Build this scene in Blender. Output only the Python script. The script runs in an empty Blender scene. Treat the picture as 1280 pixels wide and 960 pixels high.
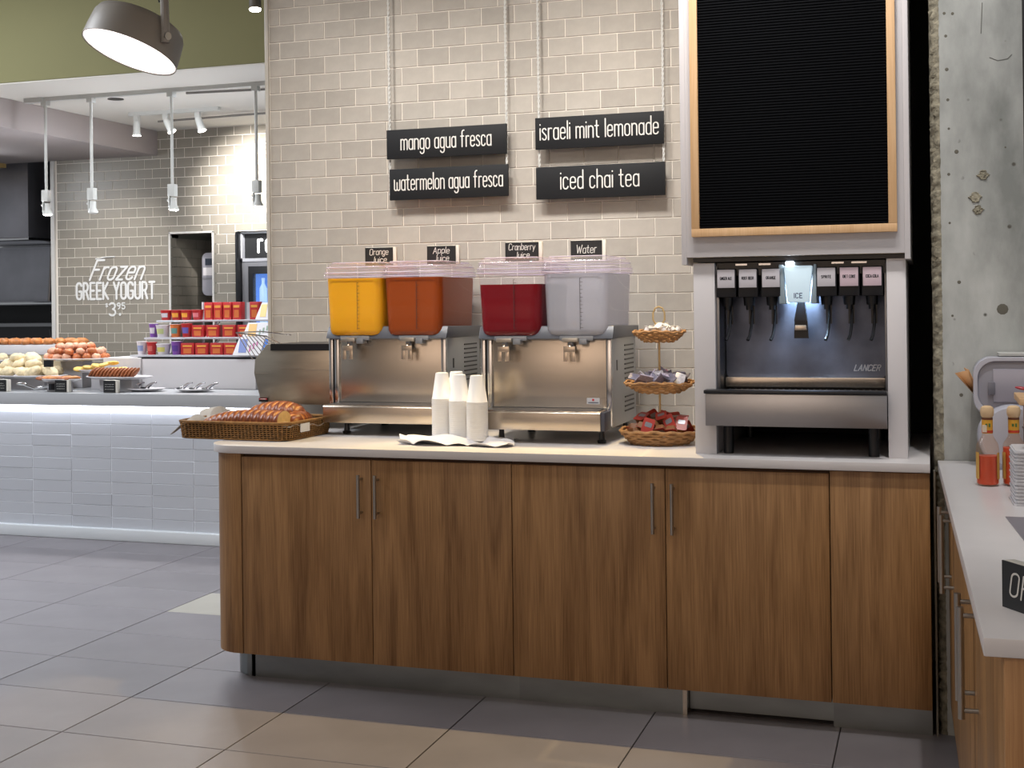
import bpy, bmesh, math, random
from mathutils import Vector, Matrix
random.seed(7)
sc = bpy.context.scene
COL = sc.collection
PI = math.pi

# ------------------------------------------------------------------ camera
F_PX, YAW, PITCH, ROLL, CX, CY = 1597.7, .31686, .00159, -.012288, 640.0, 376.1
CAMH = 1.44
def cam_basis():
    r = Vector((math.cos(YAW), math.sin(YAW), 0)); f = Vector((-math.sin(YAW), math.cos(YAW), 0)); u = Vector((0, 0, 1))
    f2 = f*math.cos(PITCH)+u*math.sin(PITCH); u2 = u*math.cos(PITCH)-f*math.sin(PITCH)
    r3 = r*math.cos(ROLL)+u2*math.sin(ROLL); u3 = u2*math.cos(ROLL)-r*math.sin(ROLL)
    return r3, u3, f2
CR, CU, CF = cam_basis()
cd = bpy.data.cameras.new('camera'); cam = bpy.data.objects.new('camera', cd); COL.objects.link(cam)
cam.matrix_world = Matrix(((CR.x, CU.x, -CF.x, 0), (CR.y, CU.y, -CF.y, 0), (CR.z, CU.z, -CF.z, CAMH), (0, 0, 0, 1)))
cd.sensor_width = 36; cd.lens = F_PX/1280*36; cd.shift_y = -(480-CY)/1280; cd.clip_start = .05
sc.camera = cam

# ------------------------------------------------------------------ world, lights, exposure
sc.view_settings.view_transform = 'Standard'; sc.view_settings.look = 'None'
sc.view_settings.gamma = 1; sc.view_settings.use_curve_mapping = False
sc.view_settings.exposure = 0.12
w = bpy.data.worlds.new('world'); sc.world = w; w.use_nodes = True
w.node_tree.nodes['Background'].inputs[0].default_value = (.92, .96, 1.0, 1)
w.node_tree.nodes['Background'].inputs[1].default_value = .28
def area(name, loc, size, power, col=(1, 1, 1), target=None, sizey=None):
    l = bpy.data.lights.new(name, 'AREA'); l.energy = power; l.color = col; l.size = size
    if sizey: l.shape = 'RECTANGLE'; l.size_y = sizey
    o = bpy.data.objects.new(name, l); COL.objects.link(o); o.location = loc
    if target: o.rotation_euler = (Vector(target)-Vector(loc)).to_track_quat('-Z', 'Y').to_euler()
    return o
def spot(name, loc, target, power, angle=60, blend=.6, col=(1, 1, 1), r=.03):
    l = bpy.data.lights.new(name, 'SPOT'); l.energy = power; l.color = col; l.spot_size = math.radians(angle); l.spot_blend = blend
    l.shadow_soft_size = r
    o = bpy.data.objects.new(name, l); COL.objects.link(o); o.location = loc
    o.rotation_euler = (Vector(target)-Vector(loc)).to_track_quat('-Z', 'Y').to_euler()
    return o
WARM = (1, .86, .70); COOL = (.90, .94, 1.0); NEUT = (1, .96, .92)
area('ceiling_fill', (-1.6, 1.6, 3.85), 3.0, 22, NEUT, sizey=1.6)  # unseen soft fill above the front room, added for ambient light
area('front_wall_fill', (-2.0, -1.2, 3.8), 4.5, 330, (1, .93, .87), (-2.2, -3.2, .9), sizey=.8)  # added fill that brightens the unseen front wall for the steel to reflect
area('dining_fill', (-6.2, 4.3, 3.85), 2.2, 200, COOL, sizey=2.0)  # added cool fill, lifts the floor and room at the left
# track spots that wash the tiled wall and the drinks counter
for x in (-2.55, -1.75, -.95, -.35):
    spot('wall_wash_spot', (x, 3.5, 3.75), (x+.05, 5.33, 1.65), 170, 58, .9, NEUT, .22)
for x in (-1.9, -1.1, -.3):
    spot('counter_down_spot', (x, 5.2, 3.6), (x, 3.6, 0), 205, 46, .3, (1, .72, .32), .02)
spot('right_counter_spot', (.25, 3.4, 3.7), (.25, 3.7, .9), 120, 55, .8, NEUT)
spot('pier_spot', (.5, 2.2, 3.6), (.2, 4.44, 1.9), 45, 60, .9, COOL)
area('kitchen_fill', (-5.0, 7.7, 2.86), 1.0, 7, COOL, sizey=.6)  # unseen weak fill added to brighten the kitchen zone
area('kitchen_side_fill', (-7.3, 8.1, 2.66), .7, 18, COOL, (-5.6, 7.8, 1.2))  # extra cool fill added under the soffit, aimed across the far counter
for x in (-5.775, -4.775, -4.145):
    pl_ = bpy.data.lights.new('pendant_glow', 'POINT'); pl_.energy = 14; pl_.color = COOL; pl_.shadow_soft_size = .05
    po = bpy.data.objects.new('pendant_glow', pl_); COL.objects.link(po); po.location = (x, 7.36, 2.0)

# ------------------------------------------------------------------ helpers
def lin(h):
    h = h.lstrip('#'); c = [int(h[i:i+2], 16)/255 for i in (0, 2, 4)]
    return tuple(((v+.055)/1.055)**2.4 if v > .04045 else v/12.92 for v in c)+(1,)
MATS = {}
def mat(name, color, rough=.5, metal=0, bump=None, vary=0, noise=None, emit=None, coat=0, spec=.5, sss=0):
    """noise=(scale, strength[, stretch]) mottles the colour; bump=(scale, strength, distance)"""
    if name in MATS: return MATS[name]
    m = bpy.data.materials.new(name); m.use_nodes = True; MATS[name] = m
    nt = m.node_tree; N = nt.nodes; L = nt.links; b = N['Principled BSDF']
    c = lin(color) if isinstance(color, str) else tuple(color)+(1,)
    b.inputs['Base Color'].default_value = c; b.inputs['Roughness'].default_value = rough; b.inputs['Metallic'].default_value = metal
    b.inputs['Specular IOR Level'].default_value = spec
    if coat: b.inputs['Coat Weight'].default_value = coat; b.inputs['Coat Roughness'].default_value = .08
    if sss:
        b.inputs['Subsurface Weight'].default_value = sss; b.inputs['Subsurface Radius'].default_value = (.02, .01, .005)
    last = None
    tc = N.new('ShaderNodeTexCoord')
    if vary or noise:
        hsv = N.new('ShaderNodeHueSaturation'); hsv.inputs['Color'].default_value = c; val = None
        if vary:
            oi = N.new('ShaderNodeObjectInfo'); mr = N.new('ShaderNodeMapRange'); mr.inputs['To Min'].default_value = 1-vary; mr.inputs['To Max'].default_value = 1+vary
            L.new(oi.outputs['Random'], mr.inputs['Value']); val = mr.outputs[0]
        if noise:
            mp = N.new('ShaderNodeMapping'); L.new(tc.outputs['Object'], mp.inputs[0])
            if len(noise) > 2: mp.inputs['Scale'].default_value = noise[2]
            ns = N.new('ShaderNodeTexNoise'); ns.inputs['Scale'].default_value = noise[0]; ns.inputs['Detail'].default_value = 6
            L.new(mp.outputs[0], ns.inputs['Vector'])
            mr2 = N.new('ShaderNodeMapRange'); mr2.inputs['From Min'].default_value = .3; mr2.inputs['From Max'].default_value = .7
            mr2.inputs['To Min'].default_value = 1-noise[1]; mr2.inputs['To Max'].default_value = 1+noise[1]
            L.new(ns.outputs['Fac'], mr2.inputs['Value'])
            if val:
                mu = N.new('ShaderNodeMath'); mu.operation = 'MULTIPLY'; L.new(val, mu.inputs[0]); L.new(mr2.outputs[0], mu.inputs[1]); val = mu.outputs[0]
            else: val = mr2.outputs[0]
        L.new(val, hsv.inputs['Value']); L.new(hsv.outputs[0], b.inputs['Base Color'])
    if bump:
        mp = N.new('ShaderNodeMapping'); L.new(tc.outputs['Object'], mp.inputs[0])
        if len(bump) > 3: mp.inputs['Scale'].default_value = bump[3]
        ns = N.new('ShaderNodeTexNoise'); ns.inputs['Scale'].default_value = bump[0]; ns.inputs['Detail'].default_value = 3
        L.new(mp.outputs[0], ns.inputs['Vector'])
        bp = N.new('ShaderNodeBump'); bp.inputs['Strength'].default_value = bump[1]; bp.inputs['Distance'].default_value = bump[2]
        L.new(ns.outputs['Fac'], bp.inputs['Height']); L.new(bp.outputs[0], b.inputs['Normal'])
    if emit:
        b.inputs['Emission Color'].default_value = lin(emit[0]); b.inputs['Emission Strength'].default_value = emit[1]
    return m

def wood(name, dark, light, rough=.42, fine=1.0):
    if name in MATS: return MATS[name]
    m = bpy.data.materials.new(name); m.use_nodes = True; MATS[name] = m
    nt = m.node_tree; N = nt.nodes; L = nt.links; b = N['Principled BSDF']
    tc = N.new('ShaderNodeTexCoord'); oi = N.new('ShaderNodeObjectInfo')
    add = N.new('ShaderNodeVectorMath'); add.operation = 'ADD'
    mul = N.new('ShaderNodeMath'); mul.operation = 'MULTIPLY'; mul.inputs[1].default_value = 37
    L.new(oi.outputs['Random'], mul.inputs[0])
    cmb = N.new('ShaderNodeCombineXYZ'); L.new(mul.outputs[0], cmb.inputs[0]); L.new(mul.outputs[0], cmb.inputs[2])
    L.new(tc.outputs['Object'], add.inputs[0]); L.new(cmb.outputs[0], add.inputs[1])
    mp = N.new('ShaderNodeMapping'); mp.inputs['Scale'].default_value = (9*fine, 9*fine, .75*fine); L.new(add.outputs[0], mp.inputs[0])
    n1 = N.new('ShaderNodeTexNoise'); n1.inputs['Scale'].default_value = 1.6; n1.inputs['Detail'].default_value = 6; n1.inputs['Distortion'].default_value = .9; L.new(mp.outputs[0], n1.inputs['Vector'])
    mp2 = N.new('ShaderNodeMapping'); mp2.inputs['Scale'].default_value = (90*fine, 90*fine, 2.2*fine); L.new(add.outputs[0], mp2.inputs[0])
    n2 = N.new('ShaderNodeTexNoise'); n2.inputs['Scale'].default_value = 2.5; n2.inputs['Detail'].default_value = 4; L.new(mp2.outputs[0], n2.inputs['Vector'])
    mix = N.new('ShaderNodeMath'); mix.operation = 'MULTIPLY_ADD'; mix.inputs[1].default_value = .45; L.new(n2.outputs['Fac'], mix.inputs[0])
    sc1 = N.new('ShaderNodeMath'); sc1.operation = 'MULTIPLY'; sc1.inputs[1].default_value = .6; L.new(n1.outputs['Fac'], sc1.inputs[0]); L.new(sc1.outputs[0], mix.inputs[2])
    cr = N.new('ShaderNodeValToRGB'); cr.color_ramp.elements[0].position = .36; cr.color_ramp.elements[1].position = .66
    cr.color_ramp.elements[0].color = lin(dark); cr.color_ramp.elements[1].color = lin(light)
    L.new(mix.outputs[0], cr.inputs[0]); L.new(cr.outputs[0], b.inputs['Base Color'])
    bp = N.new('ShaderNodeBump'); bp.inputs['Strength'].default_value = .12; bp.inputs['Distance'].default_value = .001
    L.new(n2.outputs['Fac'], bp.inputs['Height']); L.new(bp.outputs[0], b.inputs['Normal'])
    b.inputs['Roughness'].default_value = rough
    return m

def clear(name, color, alpha, rough=.05, diffuse=(.8, .8, .85), tint=(1, 1, 1), gloss=True):
    """thin plastic or glass: transparent + diffuse haze, with a fresnel gloss on top"""
    if name in MATS: return MATS[name]
    m = bpy.data.materials.new(name); m.use_nodes = True; MATS[name] = m
    nt = m.node_tree; N = nt.nodes; L = nt.links
    for n in list(N):
        if n.type != 'OUTPUT_MATERIAL': N.remove(n)
    out = [n for n in N if n.type == 'OUTPUT_MATERIAL'][0]
    t = N.new('ShaderNodeBsdfTransparent'); t.inputs[0].default_value = tuple(tint)+(1,)
    d = N.new('ShaderNodeBsdfPrincipled'); d.inputs['Base Color'].default_value = tuple(diffuse)+(1,); d.inputs['Roughness'].default_value = .35
    mx = N.new('ShaderNodeMixShader'); mx.inputs[0].default_value = alpha; L.new(t.outputs[0], mx.inputs[1]); L.new(d.outputs[0], mx.inputs[2])
    g = N.new('ShaderNodeBsdfGlossy'); g.inputs['Roughness'].default_value = rough
    lw = N.new('ShaderNodeLayerWeight'); lw.inputs[0].default_value = .5
    pw = N.new('ShaderNodeMath'); pw.operation = 'POWER'; pw.inputs[1].default_value = 4; L.new(lw.outputs['Facing'], pw.inputs[0])
    fr = N.new('ShaderNodeMath'); fr.operation = 'MULTIPLY_ADD'; fr.inputs[1].default_value = .22; fr.inputs[2].default_value = .02; L.new(pw.outputs[0], fr.inputs[0])
    m2 = N.new('ShaderNodeMixShader'); L.new(fr.outputs[0], m2.inputs[0]); L.new(mx.outputs[0], m2.inputs[1]); L.new(g.outputs[0], m2.inputs[2])
    L.new(m2.outputs[0], out.inputs[0])
    return m

class MB:
    def __init__(s): s.v = []; s.f = []
    def add(s, vs, fs):
        n = len(s.v); s.v += [tuple(p) for p in vs]; s.f += [tuple(i+n for i in f) for f in fs]; return s
    def box(s, x0, x1, y0, y1, z0, z1):
        return s.add([(x0, y0, z0), (x1, y0, z0), (x1, y1, z0), (x0, y1, z0), (x0, y0, z1), (x1, y0, z1), (x1, y1, z1), (x0, y1, z1)],
                     [(0, 3, 2, 1), (4, 5, 6, 7), (0, 1, 5, 4), (1, 2, 6, 5), (2, 3, 7, 6), (3, 0, 4, 7)])
    def prism(s, poly, a0, a1, axis='z'):
        """poly is counter-clockwise in the two other axes: z->(x,y)  y->(x,z)  x->(y,z)"""
        def mk(p, a): return {'z': (p[0], p[1], a), 'y': (p[0], a, p[1]), 'x': (a, p[0], p[1])}[axis]
        n = len(poly); vs = [mk(p, a0) for p in poly]+[mk(p, a1) for p in poly]
        fs = [tuple(range(n))[::-1], tuple(range(n, 2*n))]+[(i, (i+1) % n, n+(i+1) % n, n+i) for i in range(n)]
        return s.add(vs, fs)
    def rings(s, rings, cap0=True, cap1=True, close=False):
        n = len(rings[0]); vs = [p for r in rings for p in r]; fs = []
        R = len(rings)
        for k in range(R-(0 if close else 1)):
            a = k*n; b = ((k+1) % R)*n
            fs += [(a+i, a+(i+1) % n, b+(i+1) % n, b+i) for i in range(n)]
        if not close:
            if cap0: fs.append(tuple(range(n))[::-1])
            if cap1: fs.append(tuple(range((R-1)*n, R*n)))
        return s.add(vs, fs)
    def lathe(s, prof, n=24, c=(0, 0, 0), caps=(True, True)):
        return s.rings([[(c[0]+r*math.cos(2*PI*i/n), c[1]+r*math.sin(2*PI*i/n), c[2]+z) for i in range(n)] for r, z in prof], *caps)
    def tube(s, pts, r, n=8, caps=True, close=False):
        pts = [Vector(p) for p in pts]; rs = r if isinstance(r, (list, tuple)) else [r]*len(pts); out = []; up = None
        for i, p in enumerate(pts):
            if close: d = pts[(i+1) % len(pts)]-pts[i-1]
            else: d = (pts[min(i+1, len(pts)-1)]-pts[max(i-1, 0)])
            d.normalize()
            if up is None: up = Vector((0, 0, 1)) if abs(d.z) < .9 else Vector((1, 0, 0))
            u = up-d*up.dot(d); u.normalize(); up = u; v = d.cross(u)
            out.append([p+(u*math.cos(2*PI*k/n)+v*math.sin(2*PI*k/n))*rs[i] for k in range(n)])
        return s.rings(out, caps, caps, close)
    def cyl(s, p0, p1, r, n=16, r1=None): return s.tube([p0, p1], [r, r if r1 is None else r1], n)
    def ell(s, c, rx, ry, rz, n=12, m=7, rot=None):
        R = rot or Matrix.Identity(3); C = Vector(c); rg = []
        for j in range(1, m):
            t = -PI/2+PI*j/m
            rg.append([C+R@Vector((rx*math.cos(t)*math.cos(2*PI*i/n), ry*math.cos(t)*math.sin(2*PI*i/n), rz*math.sin(t))) for i in range(n)])
        return s.rings(rg)
    def grid(s, fn, nu, nv, closeu=False):
        vs = [fn(i/nu, j/nv) for j in range(nv+1) for i in range(nu+(0 if closeu else 1))]
        w = nu+(0 if closeu else 1); fs = []
        for j in range(nv):
            for i in range(nu):
                a = j*w+i; b = j*w+(i+1) % w; fs.append((a, b, b+w, a+w))
        return s.add(vs, fs)
    def xf(s, M):
        s.v = [tuple(M@Vector(p)) for p in s.v]; return s
    def merge(s, o): return s.add(o.v, o.f)
    def mesh(s, name, m, bevel=0, seg=2, angle=35, weld=False):
        me = bpy.data.meshes.new(name); me.from_pydata(s.v, [], s.f); me.update()
        bm = bmesh.new(); bm.from_mesh(me)
        if weld: bmesh.ops.remove_doubles(bm, verts=bm.verts, dist=1e-5)
        if bevel:
            es = [e for e in bm.edges if len(e.link_faces) == 2 and e.calc_face_angle(0) > math.radians(30)]
            bmesh.ops.bevel(bm, geom=es, offset=bevel, segments=seg, profile=.5, affect='EDGES', clamp_overlap=True)
        bmesh.ops.recalc_face_normals(bm, faces=bm.faces)
        bm.to_mesh(me); bm.free()
        if m: me.materials.append(m)
        for p in me.polygons: p.use_smooth = True
        me.set_sharp_from_angle(angle=math.radians(angle))
        return me
    def obj(s, name, m, parent=None, bevel=0, loc=None, rot=None, seg=2, angle=35, weld=False):
        o = bpy.data.objects.new(name, s.mesh(name, m, bevel, seg, angle, weld)); COL.objects.link(o)
        if parent: o.parent = parent
        if loc: o.location = loc
        if rot: o.rotation_euler = rot
        return o
def tag(o, label, cat, group=None, kind=None):
    if label: o['label'] = label
    if cat: o['category'] = cat
    if group: o['group'] = group
    if kind: o['kind'] = kind
    return o
def thing(name, label, cat, loc=(0, 0, 0), rz=0, group=None):
    o = bpy.data.objects.new(name, None); COL.objects.link(o); o.empty_display_size = .05
    o.location = loc; o.rotation_euler = (0, 0, rz); return tag(o, label, cat, group)
def dup(o, loc=None, rot=None, label=None, scale=None):
    c = o.copy(); COL.objects.link(c)
    if loc is not None: c.location = loc
    if rot is not None: c.rotation_euler = rot
    if scale is not None: c.scale = scale
    if label: c['label'] = label
    for ch in list(o.children):
        k = ch.copy(); COL.objects.link(k); k.parent = c
        for g in list(ch.children):
            h = g.copy(); COL.objects.link(h); h.parent = k
    return c
def inst(name, me, loc, parent=None, rot=None, scale=None):
    o = bpy.data.objects.new(name, me); COL.objects.link(o); o.location = loc
    if parent: o.parent = parent
    if rot: o.rotation_euler = rot
    if scale: o.scale = scale
    return o
def struct(o): o['kind'] = 'structure'; return o
def B(*a): return MB().box(*a)
def rrect(x0, x1, y0, y1, r, n=5):
    pts = []
    for cx, cy, a in ((x1-r, y0+r, -90), (x1-r, y1-r, 0), (x0+r, y1-r, 90), (x0+r, y0+r, 180)):
        for k in range(n+1):
            t = math.radians(a+90*k/n); pts.append((cx+r*math.cos(t), cy+r*math.sin(t)))
    return pts

# ---- single-line lettering -------------------------------------------------
def arc(cx, cy, rx, ry, a0, a1, n=8):
    return [(cx+rx*math.cos(math.radians(a0+(a1-a0)*k/n)), cy+ry*math.sin(math.radians(a0+(a1-a0)*k/n))) for k in range(n+1)]
def stad(x0, x1, y0, y1):
    r = (x1-x0)/2; c = (x0+x1)/2
    return arc(c, y1-r, r, r, 0, 180)+arc(c, y0+r, r, r, 180, 360)+[(x1, y1-r)]
X = .64; W_ = .30
GL = {
 'a': (W_, [stad(0, W_, 0, X), [(W_, X), (W_, 0)]]),
 'b': (W_, [stad(0, W_, 0, X), [(0, 1), (0, 0)]]),
 'c': (W_-.02, [arc(.14, X-.15, .14, .15, 10, 180)+arc(.14, .15, .14, .15, 180, 350)]),
 'd': (W_, [stad(0, W_, 0, X), [(W_, 1), (W_, 0)]]),
 'e': (W_, [[(0, .34), (W_, .34)]+arc(.15, X-.15, .15, .15, 0, 180)+arc(.15, .15, .15, .15, 180, 345)]),
 'f': (.26, [arc(.22, .85, .13, .15, 80, 180)+[(.09, 0)], [(-.02, X), (.22, X)]]),
 'g': (W_, [stad(0, W_, 0, X), [(W_, X), (W_, -.12)]+arc(.15, -.14, .15, .15, 0, -165)]),
 'h': (W_, [[(0, 1), (0, 0)], arc(.15, X-.15, .15, .15, 180, 0)+[(W_, 0)]]),
 'i': (.0, [[(0, X), (0, 0)], [(0, .84), (0, .87)]]),
 'j': (.1, [[(.1, X)]+arc(0, -.12, .1, .13, 0, -150)]),
 'l': (.0, [[(0, 1), (0, 0)]]),
 'm': (.50, [[(0, X), (0, 0)], arc(.125, X-.125, .125, .125, 180, 0)+[(.25, 0)], arc(.375, X-.125, .125, .125, 180, 0)+[(.5, 0)]]),
 'n': (W_, [[(0, X), (0, 0)], arc(.15, X-.15, .15, .15, 180, 0)+[(W_, 0)]]),
 'o': (W_, [stad(0, W_, 0, X)]),
 'p': (W_, [stad(0, W_, 0, X), [(0, X), (0, -.3)]]),
 'r': (.2, [[(0, X), (0, 0)], arc(.14, X-.14, .14, .14, 180, 60)]),
 's': (.25, [arc(.125, X-.13, .125, .13, 20, 180)+[(.01, X-.18), (.24, .22)]+arc(.125, .13, .125, .13, 0, -160)]),
 't': (.22, [[(.08, .92), (.08, .13)]+arc(.2, .13, .12, .13, 180, 280), [(-.03, X), (.2, X)]]),
 'u': (W_, [[(0, X)]+arc(.15, .15, .15, .15, 180, 360)+[(W_, X), (W_, 0)]]),
 'w': (.46, [[(0, X)]+arc(.115, .115, .115, .115, 180, 360)+[(.23, X*.75)]+arc(.345, .115, .115, .115, 180, 360)+[(.46, X)]]),
 'y': (W_, [[(0, X), (.15, 0)], [(W_, X), (.08, -.3)]]),
 'z': (W_, [[(0, X), (W_, X), (0, 0), (W_, 0)]]),
 'A': (.4, [[(0, 0), (.2, 1), (.4, 0)], [(.08, .34), (.32, .34)]]),
 'B': (.36, [[(0, 0), (0, 1), (.2, 1)]+arc(.2, .76, .15, .24, 90, -90)+[(0, .52), (.2, .52)]+arc(.2, .26, .16, .26, 90, -90)+[(0, 0)]]),
 'C': (.38, [arc(.19, .8, .19, .2, 10, 180)+arc(.19, .2, .19, .2, 180, 350)]),
 'D': (.38, [[(0, 0), (0, 1), (.18, 1)]+arc(.18, .78, .2, .22, 90, 0)+arc(.18, .22, .2, .22, 0, -90)+[(0, 0)]]),
 'E': (.34, [[(.34, 1), (0, 1), (0, 0), (.34, 0)], [(0, .52), (.28, .52)]]),
 'F': (.34, [[(.34, 1), (0, 1), (0, 0)], [(0, .52), (.27, .52)]]),
 'G': (.38, [arc(.19, .8, .19, .2, 10, 180)+arc(.19, .2, .19, .2, 180, 360)+[(.38, .48), (.2, .48)]]),
 'I': (.0, [[(0, 1), (0, 0)]]),
 'J': (.3, [[(.3, 1)]+arc(.15, .17, .15, .17, 0, -170)]),
 'K': (.38, [[(0, 1), (0, 0)], [(.36, 1), (.03, .5), (.38, 0)]]),
 'L': (.32, [[(0, 1), (0, 0), (.32, 0)]]),
 'N': (.38, [[(0, 0), (0, 1), (.38, 0), (.38, 1)]]),
 'O': (.38, [stad(0, .38, 0, 1)]),
 'P': (.36, [[(0, 0), (0, 1), (.18, 1)]+arc(.18, .75, .17, .25, 90, -90)+[(0, .5)]]),
 'R': (.38, [[(0, 0), (0, 1), (.18, 1)]+arc(.18, .75, .17, .25, 90, -90)+[(0, .5)], [(.2, .5), (.38, 0)]]),
 'S': (.36, [arc(.18, .78, .18, .22, 20, 180)+[(.02, .68), (.34, .34)]+arc(.18, .22, .18, .22, 0, -160)]),
 'T': (.4, [[(0, 1), (.4, 1)], [(.2, 1), (.2, 0)]]),
 'U': (.38, [[(0, 1)]+arc(.19, .19, .19, .19, 180, 360)+[(.38, 1)]]),
 'W': (.56, [[(0, 1), (.14, 0), (.28, .8), (.42, 0), (.56, 1)]]),
 'Y': (.4, [[(0, 1), (.2, .48), (.4, 1)], [(.2, .48), (.2, 0)]]),
 '-': (.2, [[(0, .5), (.2, .5)]]),
 '3': (.36, [arc(.17, .76, .17, .24, 150, -80)+arc(.17, .26, .19, .26, 80, -150)]),
 '9': (.36, [arc(.18, .74, .18, .26, 0, 360), [(.36, .74), (.3, .2), (.14, 0)]]),
 '5': (.36, [[(.34, 1), (.04, 1), (.02, .56)]+arc(.17, .3, .19, .3, 110, -150)]),
 '$': (.3, [arc(.15, .68, .15, .17, 20, 180)+[(.02, .6), (.28, .38)]+arc(.15, .3, .15, .17, 0, -160), [(.15, .95), (.15, .02)]]),
 ' ': (.12, []),
}
def text_mb(txt, width, height, thick, sp=.17, shear=0, jitter=0, depth=.0012, center=True, xs=None):
    """lettering in the local XZ plane facing -Y; cap height = height, total width squeezed to width"""
    mb = MB(); x = 0; strokes = []; rnd = random.Random(len(txt)*7+ord(txt[0]))
    for ch in txt:
        gw, st = GL[ch]
        dy = rnd.uniform(-jitter, jitter); sx = 1+rnd.uniform(-jitter, jitter)
        for s_ in st: strokes.append([(x+px*sx, py+dy) for px, py in s_])
        x += gw*sx+sp
    tot = x-sp; kx = (width/tot) if width else height*(xs or 1)
    W = tot*kx; off = -W/2 if center else 0
    qi = 0
    for st in strokes:
        pts = [((px+shear*py)*kx+off, py*height) for px, py in st]
        r = thick/2
        for (ax, ay), (bx, by) in zip(pts[:-1], pts[1:]):
            L_ = math.hypot(bx-ax, by-ay)
            if L_ < 1e-6: continue
            nx, ny = -(by-ay)/L_*r, (bx-ax)/L_*r; qi += 1; e = -qi*4e-6
            mb.add([(ax+nx, e, ay+ny), (ax-nx, e, ay-ny), (bx-nx, e, by-ny), (bx+nx, e, by+ny)], [(0, 1, 2, 3)])
        for px, py in (pts if r > .0012 else []):
            qi += 1; mb.add([(px+r*math.cos(k*PI/3), -qi*4e-6, py+r*math.sin(k*PI/3)) for k in range(6)], [tuple(range(6))])
    return mb

# ------------------------------------------------------------------ materials
M_oak = wood('oak_veneer', '#6d4a26', '#a87f53')
M_oak2 = wood('oak_edge', '#8a5f38', '#b98d5e')
M_maple = wood('maple', '#c39a6c', '#d8b389', .5)
M_steel = mat('brushed_steel', (.62, .55, .47), .27, 1, bump=(60, .08, .0004, (1, 1, 40)))
M_steel_d = mat('dark_steel', (.30, .30, .31), .35, 1)
M_kick = mat('kickplate_steel', (.30, .32, .32), .33, 1, noise=(3, .15, (1, 1, 3)))
M_chrome = mat('chrome', (.75, .75, .76), .12, 1)
M_handle = mat('handle_nickel', (.42, .40, .37), .3, 1)
M_quartz = mat('white_quartz', '#d2cfd0', .28, noise=(7, .03))
M_white = mat('white_paint', '#cfccce', .42)
M_whiteg = mat('white_gloss', '#dcdce0', .2)
M_black = mat('black_board', '#17181a', .5)
M_blackp = mat('black_plastic', '#15161a', .3)
M_darkgap = mat('black_gap', '#090c0b', .7)
M_felt = mat('letter_board_felt', '#08090c', .95, spec=.1)
M_letter = mat('white_lettering', '#d9d6d0', .7)
M_chalk = mat('chalk', '#cfcdc8', .9)
M_tile = mat('greige_tile', '#aea89f', .17, vary=.09, noise=(14, .08), bump=(9, .13, .005), coat=.3)
M_tilef = mat('far_grey_tile', '#8a8479', .38, vary=.07, noise=(10, .06), bump=(8, .03, .002))
M_grout = mat('pale_grout', '#e4ddd2', .9)
M_wtile = mat('white_counter_tile', '#b4b7bd', .25, vary=.03, bump=(6, .15, .003))
M_green = mat('green_paint', '#8d8a62', .8, noise=(1.2, .04))
M_ceil = mat('ceiling_paint', '#dcd8d0', .85)
M_soff = mat('soffit_paint', '#b0a7a6', .8)
M_floor = mat('floor_tile_grey', '#767276', .42, vary=.07, noise=(4, .10), bump=(30, .05, .001))
M_floorp = mat('pale_floor_tile', '#a9a69c', .5, noise=(5, .05))
M_fgrout = mat('floor_grout', '#2b2726', .9)
M_lampm = mat('lamp_taupe', '#8b857d', .45)
M_lampi = mat('lamp_glow', '#ffffff', .5, emit=('#fff2ee', .95))
M_bulb = mat('bulb_glow', '#ffffff', .5, emit=('#fff6ee', 9))
M_led = mat('led_strip', '#ffffff', .5, emit=('#eef3ff', 8))

def wall_light_mats(): pass

# ------------------------------------------------------------------ floor
FX, FY, FA, FB = -4.09, 5.634, .6307, .3966
fl = struct(B(-9.5, 4.0, -3.2, 12, -.06, -.004).obj('floor', M_fgrout))
tm = B(-FA/2+.002, FA/2-.002, -FB/2+.002, FB/2-.002, -.004, 0).mesh('tile', M_floor, .0012, 1)
tm2 = tm.copy(); tm2.materials.clear(); tm2.materials.append(M_floorp)
rest = MB(); cnt = 0
for j in range(-16, 4):
    for i in range(-4, 9):
        x = FX+(i+.5)*FA; y = FY+(j+.5)*FB
        if y-FB/2 > 6.80: continue
        # seen: left of the cabinets or in front of them
        seen = (y > 3.55 and x < -2.2 and y < 6.9 and x > -6.9+.0*y) or (2.9 < y < 4.4 and -2.9 < x < .9) or (2.9 < y < 4.4 and x < -2.2 and x > -4.6)
        if i == 3 and j == -1 or (i == 2 and j == 0):
            pass
        if seen and cnt < 300:
            pale = (i == 1 and j == -1)
            inst('tile', tm2 if pale else tm, (x, y, 0), fl)['label' if pale else 'note'] = 'pale replacement floor tile' if pale else ''
            cnt += 1
        else: rest.box(x-FA/2+.002, x+FA/2-.002, y-FB/2+.002, y+FB/2-.002, -.004, 0)
for o in fl.children:
    if 'note' in o.keys(): del o['note']
r_ = rest.obj('tile', M_floor, fl); r_['kind'] = 'stuff'

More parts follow.
